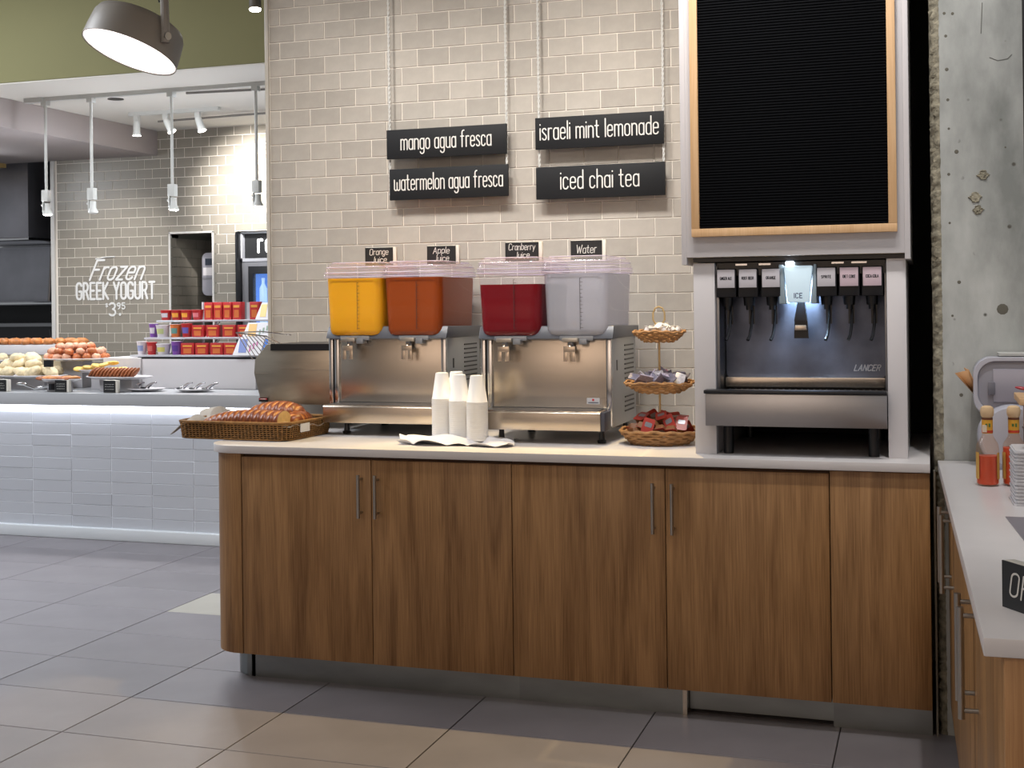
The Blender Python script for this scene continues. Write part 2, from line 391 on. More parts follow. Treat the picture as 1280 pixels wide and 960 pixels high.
# ------------------------------------------------------------------ tiled walls
PITCHH, PITCHW = .0794, .1535
def tile_wall(wall, Y, x0, x1, z0, z1, zl, xj, m, joint=.0048, holes=(), seen=None, depth=.0030, limit=300, ph=PITCHH, pw=PITCHW, name='tile', tilt=.004):
    cache = {}; rest = MB(); cells = []
    k0 = math.floor((z0-zl)/ph)
    k = k0
    while zl+k*ph < z1-1e-4:
        a0 = max(z0, zl+k*ph+joint/2); a1 = min(z1, zl+(k+1)*ph-joint/2)
        xo = xj+(pw/2 if k % 2 else 0)
        n = math.floor((x0-xo)/pw)
        while xo+n*pw < x1-1e-4:
            b0 = max(x0, xo+n*pw+joint/2); b1 = min(x1, xo+(n+1)*pw-joint/2); n += 1
            if b1-b0 < .008 or a1-a0 < .008: continue
            segs = [(b0, b1, a0, a1)]
            for hx0, hx1, hz0, hz1 in holes:
                ns = []
                for s_ in segs:
                    if s_[1] <= hx0 or s_[0] >= hx1 or s_[3] <= hz0 or s_[2] >= hz1: ns.append(s_); continue
                    if s_[0] < hx0: ns.append((s_[0], hx0, s_[2], s_[3]))
                    if s_[1] > hx1: ns.append((hx1, s_[1], s_[2], s_[3]))
                    if s_[2] < hz0: ns.append((max(s_[0], hx0), min(s_[1], hx1), s_[2], hz0))
                    if s_[3] > hz1: ns.append((max(s_[0], hx0), min(s_[1], hx1), hz1, s_[3]))
                segs = ns
            for s_ in segs:
                if s_[1]-s_[0] > .006 and s_[3]-s_[2] > .006: cells.append(s_)
        k += 1
    c = 0
    for b0, b1, a0, a1 in cells:
        w, h = round(b1-b0, 3), round(a1-a0, 3); cx, cz = (b0+b1)/2, (a0+a1)/2
        if (seen is None or seen(cx, cz)) and c < limit:
            if (w, h) not in cache: cache[(w, h)] = B(-w/2, w/2, -depth, .001, -h/2, h/2).mesh(name, m, .0010, 1)
            inst(name, cache[(w, h)], (cx, Y, cz), wall, rot=(random.uniform(-tilt, tilt), 0, random.uniform(-tilt, tilt))); c += 1
        else: rest.box(b0, b1, Y-depth, Y, a0, a1)
    if rest.v: rest.obj(name, m, wall)['kind'] = 'stuff'
    return c
WY = 5.33
wb = struct(B(-2.94, .55, WY, WY+.16, 0, 4.0).obj('wall_back', M_grout))
tile_wall(wb, WY, -2.925, -.08, .905, 3.3, 1.713, -2.795, M_tile,
          seen=lambda x, z: x < -.84 and z < 2.86-.08*(x+2.94) and not (z < 1.3 and -2.42 < x < -1.10) and not (z < 1.24 and x < -1.2))
struct(B(-2.946, -2.928, WY-.012, WY+.17, 0, 4.0).obj('trim_1', mat('edge_trim', '#b9b4aa', .4), bevel=.002))
# black strip between the drink cabinet and the pier
struct(B(-.085, .02, WY-.02, WY-.001, .905, 3.9).obj('trim_2', M_darkgap))

# far tiled wall
FYW = 9.1
fw = struct(MB().box(-7.06, -5.93, FYW, FYW+.12, 0, 2.9).box(-5.93, -5.53, FYW, FYW+.12, 2.04, 2.9).box(-5.53, -5.31, FYW, FYW+.12, 0, 2.9)
            .box(-5.31, -3.2, FYW, FYW+.12, 2.045, 2.9).obj('wall_far', M_grout))
tile_wall(fw, FYW, -7.03, -4.6, .5, 2.89, 2.2645, -6.63, M_tilef, holes=((-5.93, -5.53, 0, 2.045), (-5.315, -3, 0, 2.05)),
          seen=lambda x, z: z > .95 and x < -4.95 and not (x > -6.03 and z < 1.1) and not(x < -6.08 and z > 2.7))
struct(B(-7.085, -7.05, FYW-.02, FYW+.14, 0, 2.9).obj('trim_3', mat('trim_white', '#cfcdc9', .4)))
# niche behind the far wall
nb = struct(MB().box(-5.96, -5.93, FYW, FYW+.7, 0, 2.07).box(-5.53, -5.50, FYW, FYW+.7, 0, 2.07).box(-5.96, -5.5, FYW, FYW+.7, 2.045, 2.075)
            .box(-5.96, -5.5, FYW+.7, FYW+.73, 0, 2.07).obj('wall_niche', mat('niche_grey', '#6d6c63', .6)))
nt_ = MB()
for k in range(14):
    for n in range(-1, 3):
        a0 = .9+k*PITCHH; b0 = max(-5.93, -5.93+(n+(.5 if k % 2 else 0))*PITCHW); b1 = min(-5.53, -5.93+(n+1+(.5 if k % 2 else 0))*PITCHW-.004)
        if b1-b0 > .02: nt_.box(b0, b1, FYW+.694, FYW+.7, a0, a0+PITCHH-.004)
for k in range(14):
    for n in range(-1, 5):
        a0 = .9+k*PITCHH; b0 = max(FYW, FYW+(n+(.5 if k % 2 else 0))*PITCHW); b1 = min(FYW+.69, FYW+(n+1+(.5 if k % 2 else 0))*PITCHW-.004)
        if b1-b0 > .02: nt_.box(-5.93, -5.924, b0, b1, a0, a0+PITCHH-.004)
nt_.obj('tile', M_tilef, nb)['kind'] = 'stuff'
spot('niche_fill', (-4.9, 8.1, 2.35), (-5.9, 9.4, 1.5), 14, 40, .6, NEUT)  # added spot, only there to brighten the niche interior
tr = MB().box(-5.94, -5.925, FYW-.012, FYW+.01, .9, 2.05).box(-5.535, -5.52, FYW-.012, FYW+.01, .9, 2.05).box(-5.94, -5.52, FYW-.012, FYW+.01, 2.04, 2.055)
struct(tr.obj('trim_4', mat('trim_white', '#cfcdc9', .4)))

# bulkhead, ceilings, soffit
struct(B(-9.5, -2.94, 6.82, 6.95, 2.900, 4.0).obj('wall_bulkhead', M_green, bevel=.002))
struct(B(-9.5, -2.9, 6.825, 11, 2.892, 2.899).obj('ceiling_kitchen', M_ceil))
struct(B(-9.5, 1.2, -3.2, 6.95, 4.0, 4.08).obj('ceiling', mat('upper_ceiling', '#8d8878', .9)))
struct(B(-8.6, -6.04, 6.95, 9.1, 2.69, 2.891).obj('ceiling_soffit', M_soff, bevel=.003))
struct(B(-9.5, 3, -3.3, -3.2, 0, 4.0).obj('wall_front', mat('front_wall_brown', '#a7988b', .8)))
struct(B(-10, -7.06, 10.2, 10.3, 0, 2.9).obj('wall_kitchen', mat('kitchen_dark', '#16181b', .5)))
struct(B(-7.06, -7.0, 9.22, 10.3, 0, 2.9).obj('wall_kitchen_side', mat('kitchen_dark', '#16181b', .5)))

# ------------------------------------------------------------------ concrete pier
def concrete():
    m = bpy.data.materials.new('concrete'); m.use_nodes = True; nt = m.node_tree; N = nt.nodes; L = nt.links; b = N['Principled BSDF']
    tc = N.new('ShaderNodeTexCoord')
    n1 = N.new('ShaderNodeTexNoise'); n1.inputs['Scale'].default_value = 2.2; n1.inputs['Detail'].default_value = 8; n1.inputs['Roughness'].default_value = .6
    mp = N.new('ShaderNodeMapping'); mp.inputs['Scale'].default_value = (1.6, 1, .7); L.new(tc.outputs['Object'], mp.inputs[0]); L.new(mp.outputs[0], n1.inputs['Vector'])
    cr = N.new('ShaderNodeValToRGB'); cr.color_ramp.elements[0].position = .36; cr.color_ramp.elements[1].position = .64
    cr.color_ramp.elements[0].color = lin('#7c7f7c'); cr.color_ramp.elements[1].color = lin('#b3b5b2')
    L.new(n1.outputs['Fac'], cr.inputs[0])
    v = N.new('ShaderNodeTexVoronoi'); v.inputs['Scale'].default_value = 17; v.inputs['Randomness'].default_value = 1; L.new(tc.outputs['Object'], v.inputs['Vector'])
    ns = N.new('ShaderNodeTexNoise'); ns.inputs['Scale'].default_value = 5; L.new(tc.outputs['Object'], ns.inputs['Vector'])
    m1 = N.new('ShaderNodeMapRange'); m1.inputs['From Min'].default_value = .07; m1.inputs['From Max'].default_value = .14; L.new(v.outputs['Distance'], m1.inputs['Value'])
    m2 = N.new('ShaderNodeMapRange'); m2.inputs['From Min'].default_value = .52; m2.inputs['From Max'].default_value = .56; m2.inputs['To Min'].default_value = 1; m2.inputs['To Max'].default_value = 0
    L.new(ns.outputs['Fac'], m2.inputs['Value'])
    mx = N.new('ShaderNodeMath'); mx.operation = 'MAXIMUM'; L.new(m1.outputs[0], mx.inputs[0]); L.new(m2.outputs[0], mx.inputs[1])
    mc = N.new('ShaderNodeMix'); mc.data_type = 'RGBA'; mc.inputs['A'].default_value = lin('#4d4b43'); L.new(mx.outputs[0], mc.inputs['Factor']); L.new(cr.outputs[0], mc.inputs['B'])
    L.new(mc.outputs['Result'], b.inputs['Base Color']); b.inputs['Roughness'].default_value = .75
    n3 = N.new('ShaderNodeTexNoise'); n3.inputs['Scale'].default_value = 40; n3.inputs['Detail'].default_value = 5; L.new(tc.outputs['Object'], n3.inputs['Vector'])
    bp = N.new('ShaderNodeBump'); bp.inputs['Strength'].default_value = .25; bp.inputs['Distance'].default_value = .002
    ad = N.new('ShaderNodeMath'); ad.operation = 'MULTIPLY_ADD'; ad.inputs[1].default_value = .5; L.new(n3.outputs['Fac'], ad.inputs[0]); L.new(mx.outputs[0], ad.inputs[2])
    L.new(ad.outputs[0], bp.inputs['Height']); L.new(bp.outputs[0], b.inputs['Normal'])
    return m
M_conc = concrete()
PY = 4.44
pier = struct(MB().box(.034, .29, PY, 5.4, 0, 4.0).obj('wall_right', M_conc))
struct(MB().box(.297, 1.4, PY+.035, 5.4, 0, 4.0).obj('wall_right_panel', mat('grey_panel', '#8c8d8b', .6)))
struct(MB().box(.288, .299, PY+.01, 5.4, 0, 4.0).obj('trim_5', M_blackp))
M_rough = mat('broken_concrete', '#858070', .95, noise=(45, .45), bump=(60, .9, .006))
rr = random.Random(3)
nz = 420
jit = [[(rr.uniform(-1, 1), rr.uniform(-1, 1)) for _ in range(6)] for _ in range(nz+1)]
def redge(u, v):
    j = int(round(v*nz)); i = int(round(u*5)); z = v*4.0
    prof = [(.004, 5.35), (.004, PY+.05), (.008, PY+.026), (.016, PY+.012), (.026, PY+.004), (.0345, PY-.0005)][i]
    a, b = jit[j][i]; s_ = (0, .002, .007, .007, .005, .0015)[i]
    if rr.random() < .0: s_ *= 2
    return (prof[0]+a*s_, prof[1]+b*s_, z)
MB().grid(redge, 5, nz).obj('rough_edge', M_rough, pier, angle=180)
# chips knocked out of the face
def chip(cx, cz, r, rnd):
    mb = MB(); n = 18; rg = []
    for q, d in ((1.0, .0), (.9, -.003), (.6, -.002), (.3, -.0035)):
        rg.append([(cx+r*q*(1+.3*math.sin(k*2.1+cx*9)+rnd.uniform(-.12, .12))*math.cos(2*PI*k/n), PY-.0008+d+(rnd.uniform(-.002, .001) if d else 0), cz+r*q*(1+rnd.uniform(-.15, .15))*math.sin(2*PI*k/n)) for k in range(n)])
    return mb.rings(rg, False, True)
for cx, cz, r in ((.166, 1.838, .016), (.141, 1.767, .017), (.149, 1.726, .015)):
    chip(cx, cz, r, rr).obj('chipped_patch', M_rough, pier)
for cx, cz, r in ((.052, 2.375, .005), (.078, 2.372, .005), (.056, 2.30, .005), (.058, 2.19, .006), (.06, 2.09, .005), (.062, 1.995, .004), (.085, 1.918, .007),
                  (.060, 1.845, .005), (.061, 1.685, .004), (.088, 1.49, .006), (.066, 1.38, .004), (.22, 1.40, .018), (.09, 1.12, .006), (.235, 1.925, .003)):
    MB().lathe([(r, 0), (r*.8, .0006), (r*.3, .0003)], 10).xf(Matrix.Translation((cx, PY-.0002, cz))@Matrix.Rotation(PI/2, 4, 'X')).obj('air_hole', mat('air_hole', '#5f5c53', .95), pier)
for pts in (((.165, 2.30), (.168, 2.36), (.17, 2.40)), ((.19, 2.22), (.215, 2.208), (.245, 2.212), (.258, 2.225))):
    MB().tube([(x, PY-.0003, z) for x, z in pts], .0014, 6).obj('scuff_mark', mat('scuff', '#6b6b67', .9), pier)
struct(B(.0, .006, PY-.02, PY+.02, 0, .87).obj('trim_6', mat('metal_edge', '#8a8478', .4, .5)))

# ------------------------------------------------------------------ main drinks counter
FYD = 4.347; ZB = .104; ZS = .875; ZT = .905
XD = [-2.53, -1.985, -1.436, -.879, -.328, -.012]   # door edges
# worktop with a rounded left end
def rounded_end(xl, xr, yf, yb, r, n=10):
    return [(xr, yf), (xr, yb), (xl, yb)]+[(xl+r-r*math.cos(math.radians(90*k/n)), yf+r-r*math.sin(math.radians(90*k/n))) for k in range(n+1)]
xl = -2.70
top = MB().prism(rounded_end(-2.705, -.010, 4.328, 5.32, .15), ZS, ZT).obj('worktop', M_quartz, bevel=.002)
tag(top, 'long white quartz worktop with a rounded left end over the oak cabinets', 'worktop')
def bar_handle(parent, x, y, z0, z1, axis='y', sgn=-1, r=.0065):
    h = MB(); a = .034*sgn
    if axis == 'y':
        h.cyl((x, y+a, z0), (x, y+a, z1), r, 14)
        for z in (z0+.018, z1-.018): h.cyl((x, y, z), (x, y+a, z), r*.7, 10)
    else:
        h.cyl((x+a, y, z0), (x+a, y, z1), r, 14)
        for z in (z0+.018, z1-.018): h.cyl((x, y, z), (x+a, y, z), r*.7, 10)
    return h.obj('handle', M_handle, parent)
DT = .019
def cabinet_unit(label, x0, xm, x1, handles):
    t = thing('base_cabinet', label, 'cabinet', ((x0+x1)/2, FYD, 0)); ox = (x0+x1)/2
    t_ = B(x0-ox+.001, x1-ox-.001, DT+.002, .93, ZB+.002, ZS-.001).obj('body', M_oak2, t)
    for a, b in ((x0, xm), (xm, x1)):
        d = B(a-ox+.0015, b-ox-.0015, 0, DT, ZB, ZS-.013).obj('door', M_oak, t, bevel=.0012)
        hx = (b-.038 if (a, b) == (x0, xm) else a+.029)-ox
        hz0, hz1 = handles
        bar_handle(d, hx, 0, hz0, hz1)
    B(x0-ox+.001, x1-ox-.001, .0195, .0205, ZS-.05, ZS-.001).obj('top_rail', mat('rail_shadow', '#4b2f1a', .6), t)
    return t, ox
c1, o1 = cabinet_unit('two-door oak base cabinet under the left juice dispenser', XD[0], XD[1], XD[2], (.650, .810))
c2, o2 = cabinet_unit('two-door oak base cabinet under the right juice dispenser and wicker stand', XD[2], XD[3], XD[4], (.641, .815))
B(XD[0]-o1-.001, XD[2]-o1, .065, .08, 0, ZB).obj('kickplate', M_kick, c1)
B(XD[2]-o2, -.835-o2, .065, .08, 0, ZB).obj('kickplate', M_kick, c2)
B(-.837-o2, -.822-o2, .055, .12, 0, ZB).obj('kickplate_end', M_steel, c2)
B(-.82-o2, XD[4]-o2, .10, .115, .012, ZB).obj('kickplate', M_kick, c2)
# narrow end panel at the right
t = thing('filler_cabinet', 'narrow handleless oak cabinet at the right end beside the concrete pier', 'cabinet', (-.17, FYD, 0))
B(XD[4]+.17+.002, XD[5]+.17, 0, .93, ZB, ZS-.004).obj('panel', M_oak, t, bevel=.0012)
B(XD[4]+.17, XD[5]+.17, .075, .09, 0, ZB).obj('kickplate', M_kick, t)
# rounded end cabinet at the left
t = thing('curved_end_cabinet', 'oak cabinet end with a rounded corner, below the bread basket', 'cabinet', (-2.6, FYD, 0))
pl = rounded_end(-2.688+2.6, XD[0]+2.6-.002, 0, .93, .135, 14)
MB().prism(pl, ZB, ZS-.001).obj('curved_panel', M_oak, t, angle=25)
MB().prism(rounded_end(-2.635+2.6, XD[0]+2.6-.021, .065, .88, .12, 14), 0, ZB-.001).obj('kickplate', M_kick, t, angle=25)

# ------------------------------------------------------------------ juice dispensers
M_plastic = clear('clear_plastic', None, .012, .04, (.85, .82, .9), (.96, .95, .98))
M_lid = clear('clear_lid', None, .07, .05, (.84, .84, .9), (.95, .93, .97))
M_rib = mat('lid_rib_highlight', '#d2c8dc', .15)  # clear ribs made opaque and pale, rim highlights put into their colour
M_orange = mat('orange_juice', '#f0ad14', .4, sss=.2, spec=.2)
M_cran = mat('cranberry_juice', '#78000f', .3, spec=.12)
M_water = clear('water_fill', None, .55, .08, (.56, .58, .61), (.95, .96, 1))
def apple_mat():
    m = bpy.data.materials.new('apple_juice'); m.use_nodes = True; N = m.node_tree.nodes; L = m.node_tree.links; b = N['Principled BSDF']
    b.inputs['Base Color'].default_value = lin('#9a4408'); b.inputs['Roughness'].default_value = .3; b.inputs['Specular IOR Level'].default_value = .15
    b.inputs['Transmission Weight'].default_value = .0
    tr_ = N.new('ShaderNodeBsdfTransparent'); tr_.inputs[0].default_value = (1, .40, .04, 1)
    mx = N.new('ShaderNodeMixShader'); mx.inputs[0].default_value = .95
    out = [n for n in N if n.type == 'OUTPUT_MATERIAL'][0]
    L.new(tr_.outputs[0], mx.inputs[1]); L.new(b.outputs[0], mx.inputs[2]); L.new(mx.outputs[0], out.inputs[0]); return m
M_apple = apple_mat()
M_scale = mat('scale_print', '#3a3230', .7)
M_sidegrey = mat('side_panel_grey', (.42, .44, .46), .4, .6)
def bowl_rings(x0, x1, y0, y1, zs):
    """zs: list of (z, inset, radius)"""
    return [[(p[0], p[1], z) for p in rrect(x0+i, x1-i, y0+i, y1-i, r, 5)] for z, i, r in zs]
def juice_dispenser(loc, label, fills):
    """origin: front-left foot corner; front panel plane at local y=.10"""
    t = thing('juice_dispenser', label, 'drink dispenser', loc)
    W = .525; D = .40
    body = MB().box(0, W, .10, .10+D, .055, .40).obj('body', M_sidegrey, t, bevel=.003)
    # front: columns and recessed panel
    MB().box(.045, W-.022, .092, .1, .13, .395).obj('splash_panel', M_steel, t, bevel=.002)
    for a_, b_ in ((0, .018), (.026, .045), (W-.02, W)): MB().box(a_, b_, .084, .1, .06, .40).obj('corner_trim', M_chrome, t, bevel=.003)
    MB().box(.018, .026, .09, .1, .06, .40).obj('gap_strip', M_blackp, t)
    MB().box(.02, W-.02, .075, .1, .392, .405).obj('upper_rail', M_steel_d, t, bevel=.002)
    # drip tray
    dt = MB().prism([(-.02, .052), (.10, .052), (.10, .125), (-.012, .125), (-.02, .118)], .02, W-.02, 'x').obj('drip_tray', M_steel, t, bevel=.002)
    MB().box(.035, W-.035, -.005, .095, .1255, .128).obj('tray_grille', M_steel_d, dt)
    MB().box(W-.0195, W-.004, -.018, .10, .052, .122).obj('tray_end_cap', mat('dark_blue_grey', '#3b3d48', .4), dt, bevel=.002)
    for x in (.09, W-.035):
        for y in (.06, .45): MB().lathe([(.016, 0), (.018, .01), (.012, .014), (.009, .055)], 14, (x, y, 0)).obj('foot', M_blackp, t)
    # top cap
    MB().prism([(.06, .395), (.515, .395), (.515, .438), (.085, .445)], -.002, W+.012, 'x').obj('top_cap', mat('cap_grey', '#4c4f57', .35), t, bevel=.004)
    # right side louvres and lock slot
    lv = MB()
    for k in range(15):
        z = .10+k*.0185
        if 4 <= k <= 5: continue
        lv.box(W, W+.0025, .30, .455, z, z+.006)
    lv.obj('louvres', M_blackp, t)
    MB().box(W, W+.002, .165, .178, .27, .31).obj('lock_slot', M_blackp, t)
    # bowls
    for k, (juice, top_z, m) in enumerate(fills):
        x0 = .0+k*.264; x1 = x0+.258; y0, y1 = .045, .47
        z0 = .402
        bw = MB().rings(bowl_rings(x0, x1, y0, y1, [(z0-.001, .042, .021), (z0+.003, .022, .031), (z0+.011, .0115, .037), (z0+.03, .006, .04), (z0+.10, .004, .04), (z0+.235, 0, .035), (z0+.242, -.004, .035), (z0+.26, -.004, .035)]), False, False)
        bowl = bw.obj('bowl', M_plastic, t, angle=60)
        lid = MB().rings(bowl_rings(x0, x1, y0, y1, [(z0+.250, -.007, .037), (z0+.262, -.008, .037), (z0+.268, -.004, .037), (z0+.28, -.004, .037), (z0+.288, 0, .037), (z0+.300, .004, .036), (z0+.309, .02, .03), (z0+.300, .045, .02)]), False, True)
        lid.obj('lid', M_lid, bowl, angle=60)
        for zr, ir in ((.2495, -.009), (.2665, -.0065), (.289, -.001), (.3085, .016)):
            MB().tube([(px_r, py_r, z0+zr) for px_r, py_r in rrect(x0+ir, x1-ir, y0+ir, y1-ir, .035, 5)], .0016, 6, False, True).obj('lid_rib_highlight', M_rib, bowl)
        h = top_z
        ff = lambda z, i, r: (z, i, r)
        zs = [(z0+.0, .045, .02), (z0+.004, .025, .03), (z0+.012, .014, .036), (z0+.03, .0085, .04), (z0+.10, .0065, .04), (z0+h, .0025, .037)]
        MB().rings(bowl_rings(x0, x1, y0, y1, zs)).obj('liquid', m, bowl, angle=60)
        # printed scale
        s_ = MB().box(x0+.150, x0+.1515, y0-.001, y0-.0004, z0+.03, z0+.225)
        for q in range(14):
            z = z0+.035+q*.0145; s_.box(x0+.1515, x0+(.158 if q % 2 else .162), y0-.001, y0-.0004, z, z+.0014)
        s_.obj('printed_scale', M_scale, bowl)
        # spout assembly
        cx = (x0+x1)/2-.005
        MB().box(cx-.045, cx+.018, .035, .085, z0-.018, z0-.003).obj('spout_bracket', mat('bracket_steel', (.6, .56, .5), .35, 1), t, bevel=.003)
        MB().box(cx-.06, cx+.072, .06, .11, z0-.014, z0+.004).box(cx+.02, cx+.05, .045, .09, z0-.028, z0-.008).cyl((cx-.015, .06, z0-.045), (cx-.015, .06, z0-.012), .012, 12).obj('spout', mat('spout_grey', '#8b8d92', .3, .4), t, bevel=.002)
        MB().tube([(cx-.015, .05, z0-.03), (cx-.015, .04, z0-.042)], .006, 8).box(cx-.038, cx+.008, .034, .038, z0-.056, z0-.035).box(cx-.038, cx-.022, .034, .038, z0-.092, z0-.056).box(cx-.008, cx+.008, .034, .038, z0-.092, z0-.056).obj('push_lever', mat('lever_steel', (.72, .6, .48), .3, 1), t, bevel=.001)
        if k == 1 or juice == 'water':
            MB().cyl((cx-.015, .12, z0+.004), (cx-.015, .12, z0+.055), .009, 12).obj('agitator_tube', mat('agitator', (.7, .55, .35), .3, .6), bowl)
    return t
j1 = juice_dispenser((-2.405, 4.775, ZT), 'steel juice dispenser on the left with orange juice and apple juice bowls', (('orange', .243, M_orange), ('apple', .243, M_apple)))
j2 = juice_dispenser((-1.680, 4.64, ZT), 'steel juice dispenser on the right with dark red cranberry and clear water bowls', (('cranberry', .205, M_cran), ('water', .243, M_water)))
b_ = MB().box(.425, .475, .0905, .0922, .145, .168).obj('maker_badge', mat('badge_grey', '#b9b9bc', .4), j2)
MB().lathe([(.0045, 0), (.0045, .001)], 12).xf(Matrix.Translation((.45, .0905, .161))@Matrix.Rotation(PI/2, 4, 'X')).obj('badge_dot', mat('badge_red', '#b3202c', .4), b_)
MB().box(.43, .47, .0896, .0905, .1495, .1525).obj('badge_line', mat('badge_text', '#3d4250', .5), b_)

# name cards standing on the lids
M_cardw = mat('card_block_white', '#d8d4ca', .5)
def name_card(x, y, lines, label, wd=.128, ht=.078, rz=.03):
    t = thing('name_card', label, 'sign', (x, y+.03, ZT+.402+.3005), rz, 'name cards on the juice dispenser lids')
    B(-wd/2, wd/2+.014, .002, .02, 0, ht+.002).obj('block', M_cardw, t, bevel=.001)
    B(-wd/2, wd/2, -.002, .002, .001, ht).obj('chalk_face', M_black, t)
    n = len(lines)
    for i, (s_, w_) in enumerate(lines):
        z = ht*(.60 if (n == 2 and i == 0) else .17 if n == 2 else .36)
        o = text_mb(s_, w_, .026 if n == 2 else .032, .0026, .14, .08, .05).obj('lettering', M_chalk, t); o.location = (0, -.0026, z)
name_card(-2.26, 5.03, (('Orange', .085), ('Juice', .068)), 'small black chalk card reading Orange Juice on the leftmost lid')
name_card(-1.972, 5.03, (('Apple', .072), ('Juice', .066)), 'small black chalk card reading Apple Juice on a lid')
name_card(-1.575, 4.91, (('Cranberry', .11), ('Juice', .062)), 'small black chalk card reading Cranberry Juice on a lid', .14)
name_card(-1.305, 4.91, (('Water', .08),), 'small black chalk card reading Water on the rightmost lid', .128)

# ------------------------------------------------------------------ hanging signs with ropes
M_rope = mat('white_rope', '#cfcfcb', .8)
def rope(x, y, z0, z1, label):
    n = int((z1-z0)/.006); mb = MB()
    for ph in (0, PI):
        mb.tube([(.0028*math.cos(ph+k*.9), .0028*math.sin(ph+k*.9), k*(z1-z0)/n) for k in range(n+1)], .0032, 5)
    o = mb.obj('rope', M_rope, loc=(x, y, z0)); tag(o, label, 'rope')
SY = 5.262
def sign(x0, x1, z0, z1, txt, tw, label, th=.072, thick=.0054):
    t = thing('hanging_sign', label, 'sign', ((x0+x1)/2, SY, z0), 0, 'hanging drink signs on the tiled wall')
    B(-(x1-x0)/2, (x1-x0)/2, 0, .012, 0, z1-z0).obj('board', mat('sign_black', '#1b1c1e', .6, spec=.25), t, bevel=.001)
    o = text_mb(txt, tw, th, thick, .15).obj('lettering', M_letter, t); o.location = (0, -.0008, (z1-z0)/2-th*.36)
sign(-2.307, -1.742, 2.089, 2.219, 'mango agua fresca', .425, 'black hanging sign lettered mango agua fresca')
sign(-2.295, -1.737, 1.905, 2.043, 'watermelon agua fresca', .51, 'black hanging sign lettered watermelon agua fresca')
sign(-1.611, -1.051, 2.098, 2.234, 'israeli mint lemonade', .515, 'black hanging sign lettered israeli mint lemonade', .076)
sign(-1.610, -1.048, 1.883, 2.022, 'iced chai tea', .34, 'black hanging sign lettered iced chai tea', .078)
for x, l in ((-2.300, 'twisted white rope at the left end of the mango sign'), (-1.748, 'twisted white rope at the right end of the mango sign'),
             (-1.600, 'twisted white rope at the left end of the lemonade sign'), (-1.056, 'twisted white rope at the right end of the lemonade sign')):
    rope(x, SY+.020, 1.93, 3.99, l)

# ------------------------------------------------------------------ white surround with letter board
t = thing('dispenser_surround', 'tall white cabinet surround framing the soda fountain', 'cabinet', (-.44, 4.44, ZT)); o = (-.44, 4.44)
x0, x1 = -.825+.44, -.063+.44
MB().box(x0+.018, x1-.018, -.02, .0, .685, 3.08).obj('front_panel', M_white, t, bevel=.001)
B(x0, x0+.018, -.02, .86, .660, 3.08).obj('side_panel', M_white, t, bevel=.001)
B(x1-.018, x1, -.02, .86, .665, 3.08).obj('side_panel', M_white, t, bevel=.001)
B(-.79+.44, -.716+.44, .01, .86, 0, .665).obj('left_post', M_white, t, bevel=.001)
B(-.141+.44, -.079+.44, .01, .86, 0, .668).obj('right_post', M_white, t, bevel=.001)
B(-.716+.44, -.141+.44, .80, .86, 0, .665).obj('back_panel', M_darkgap, t)
B(-.79+.44, -.079+.44, .01, .86, .669, .684).obj('soffit_panel', M_blackp, t)
lb = thing('letter_board', 'large black letter board in a light maple frame above the soda fountain', 'board', (-.444, 4.415, 1.66))
fwid = .0275; hw = .341; hz = 1.5
B(-hw, hw, -.022, .004, 0, fwid).obj('frame_rail', M_maple, lb, bevel=.0015)
B(-hw, hw, -.022, .004, hz-fwid, hz).obj('frame_rail', M_maple, lb, bevel=.0015)
B(-hw, -hw+fwid, -.022, .004, fwid, hz-fwid).obj('frame_stile', M_maple, lb, bevel=.0015)
B(hw-fwid, hw, -.022, .004, fwid, hz-fwid).obj('frame_stile', M_maple, lb, bevel=.0015)
rg = MB(); nr = 150
for k in range(nr):
    z = fwid+k*(hz-2*fwid)/nr; p = (hz-2*fwid)/nr
    rg.add([(-hw+fwid, -.006, z), (hw-fwid, -.006, z), (hw-fwid, -.010, z+p*.35), (-hw+fwid, -.010, z+p*.35), (hw-fwid, -.010, z+p*.75), (-hw+fwid, -.010, z+p*.75), (hw-fwid, -.006, z+p), (-hw+fwid, -.006, z+p)],
           [(0, 1, 2, 3), (3, 2, 4, 5), (5, 4, 6, 7)])
rg.obj('grooved_felt', M_felt, lb, angle=10)

# ------------------------------------------------------------------ soda fountain
t = thing('soda_fountain', 'six-valve stainless soda fountain with a central lit ice chute', 'drink dispenser', (-.43, 4.44, ZT)); ox = .43
M_splash = mat('splash_steel', (.15, .17, .23), .45, 1, noise=(6, .35), bump=(50, .06, .0005, (40, 1, 1)))
B(-.715+ox, -.145+ox, .18, .78, .21, .66).obj('housing', M_blackp, t)
sp = MB().prism(rrect(-.700+ox, -.152+ox, .262, .60, .012), .155, .18, 'y').obj('splash_panel', M_splash, t)
MB().prism(rrect(-.700+ox, -.152+ox, .228, .262, .006), .120, .17, 'y').obj('lower_rail', M_steel, t, bevel=.002)
B(-.716+ox, -.703+ox, .03, .20, .20, .655).obj('side_frame', M_steel_d, t, bevel=.002)
B(-.149+ox, -.142+ox, .03, .20, .20, .655).obj('side_frame', M_steel_d, t, bevel=.002)
B(-.71+ox, -.145+ox, .03, .16, .62, .665).obj('upper_fascia', M_blackp, t)
M_trayst = mat('tray_steel', (.44, .45, .48), .3, 1, bump=(60, .08, .0004, (1, 1, 40)))
tray = B(-.742+ox, -.142+ox, -.06, -.052, .105, .215).obj('drip_tray', M_trayst, t, bevel=.002)
B(-.742+ox, -.735+ox, -.052, .0, .105, .215).obj('tray_side', M_trayst, tray)
B(-.715+ox, -.142+ox, .0, .30, .14, .212).obj('tray_body', M_blackp, tray)
B(-.747+ox, -.1415+ox, -.066, .0, .2155, .228).obj('tray_lip', mat('lip_black', '#1b1d22', .3), tray, bevel=.003)
gm = MB()
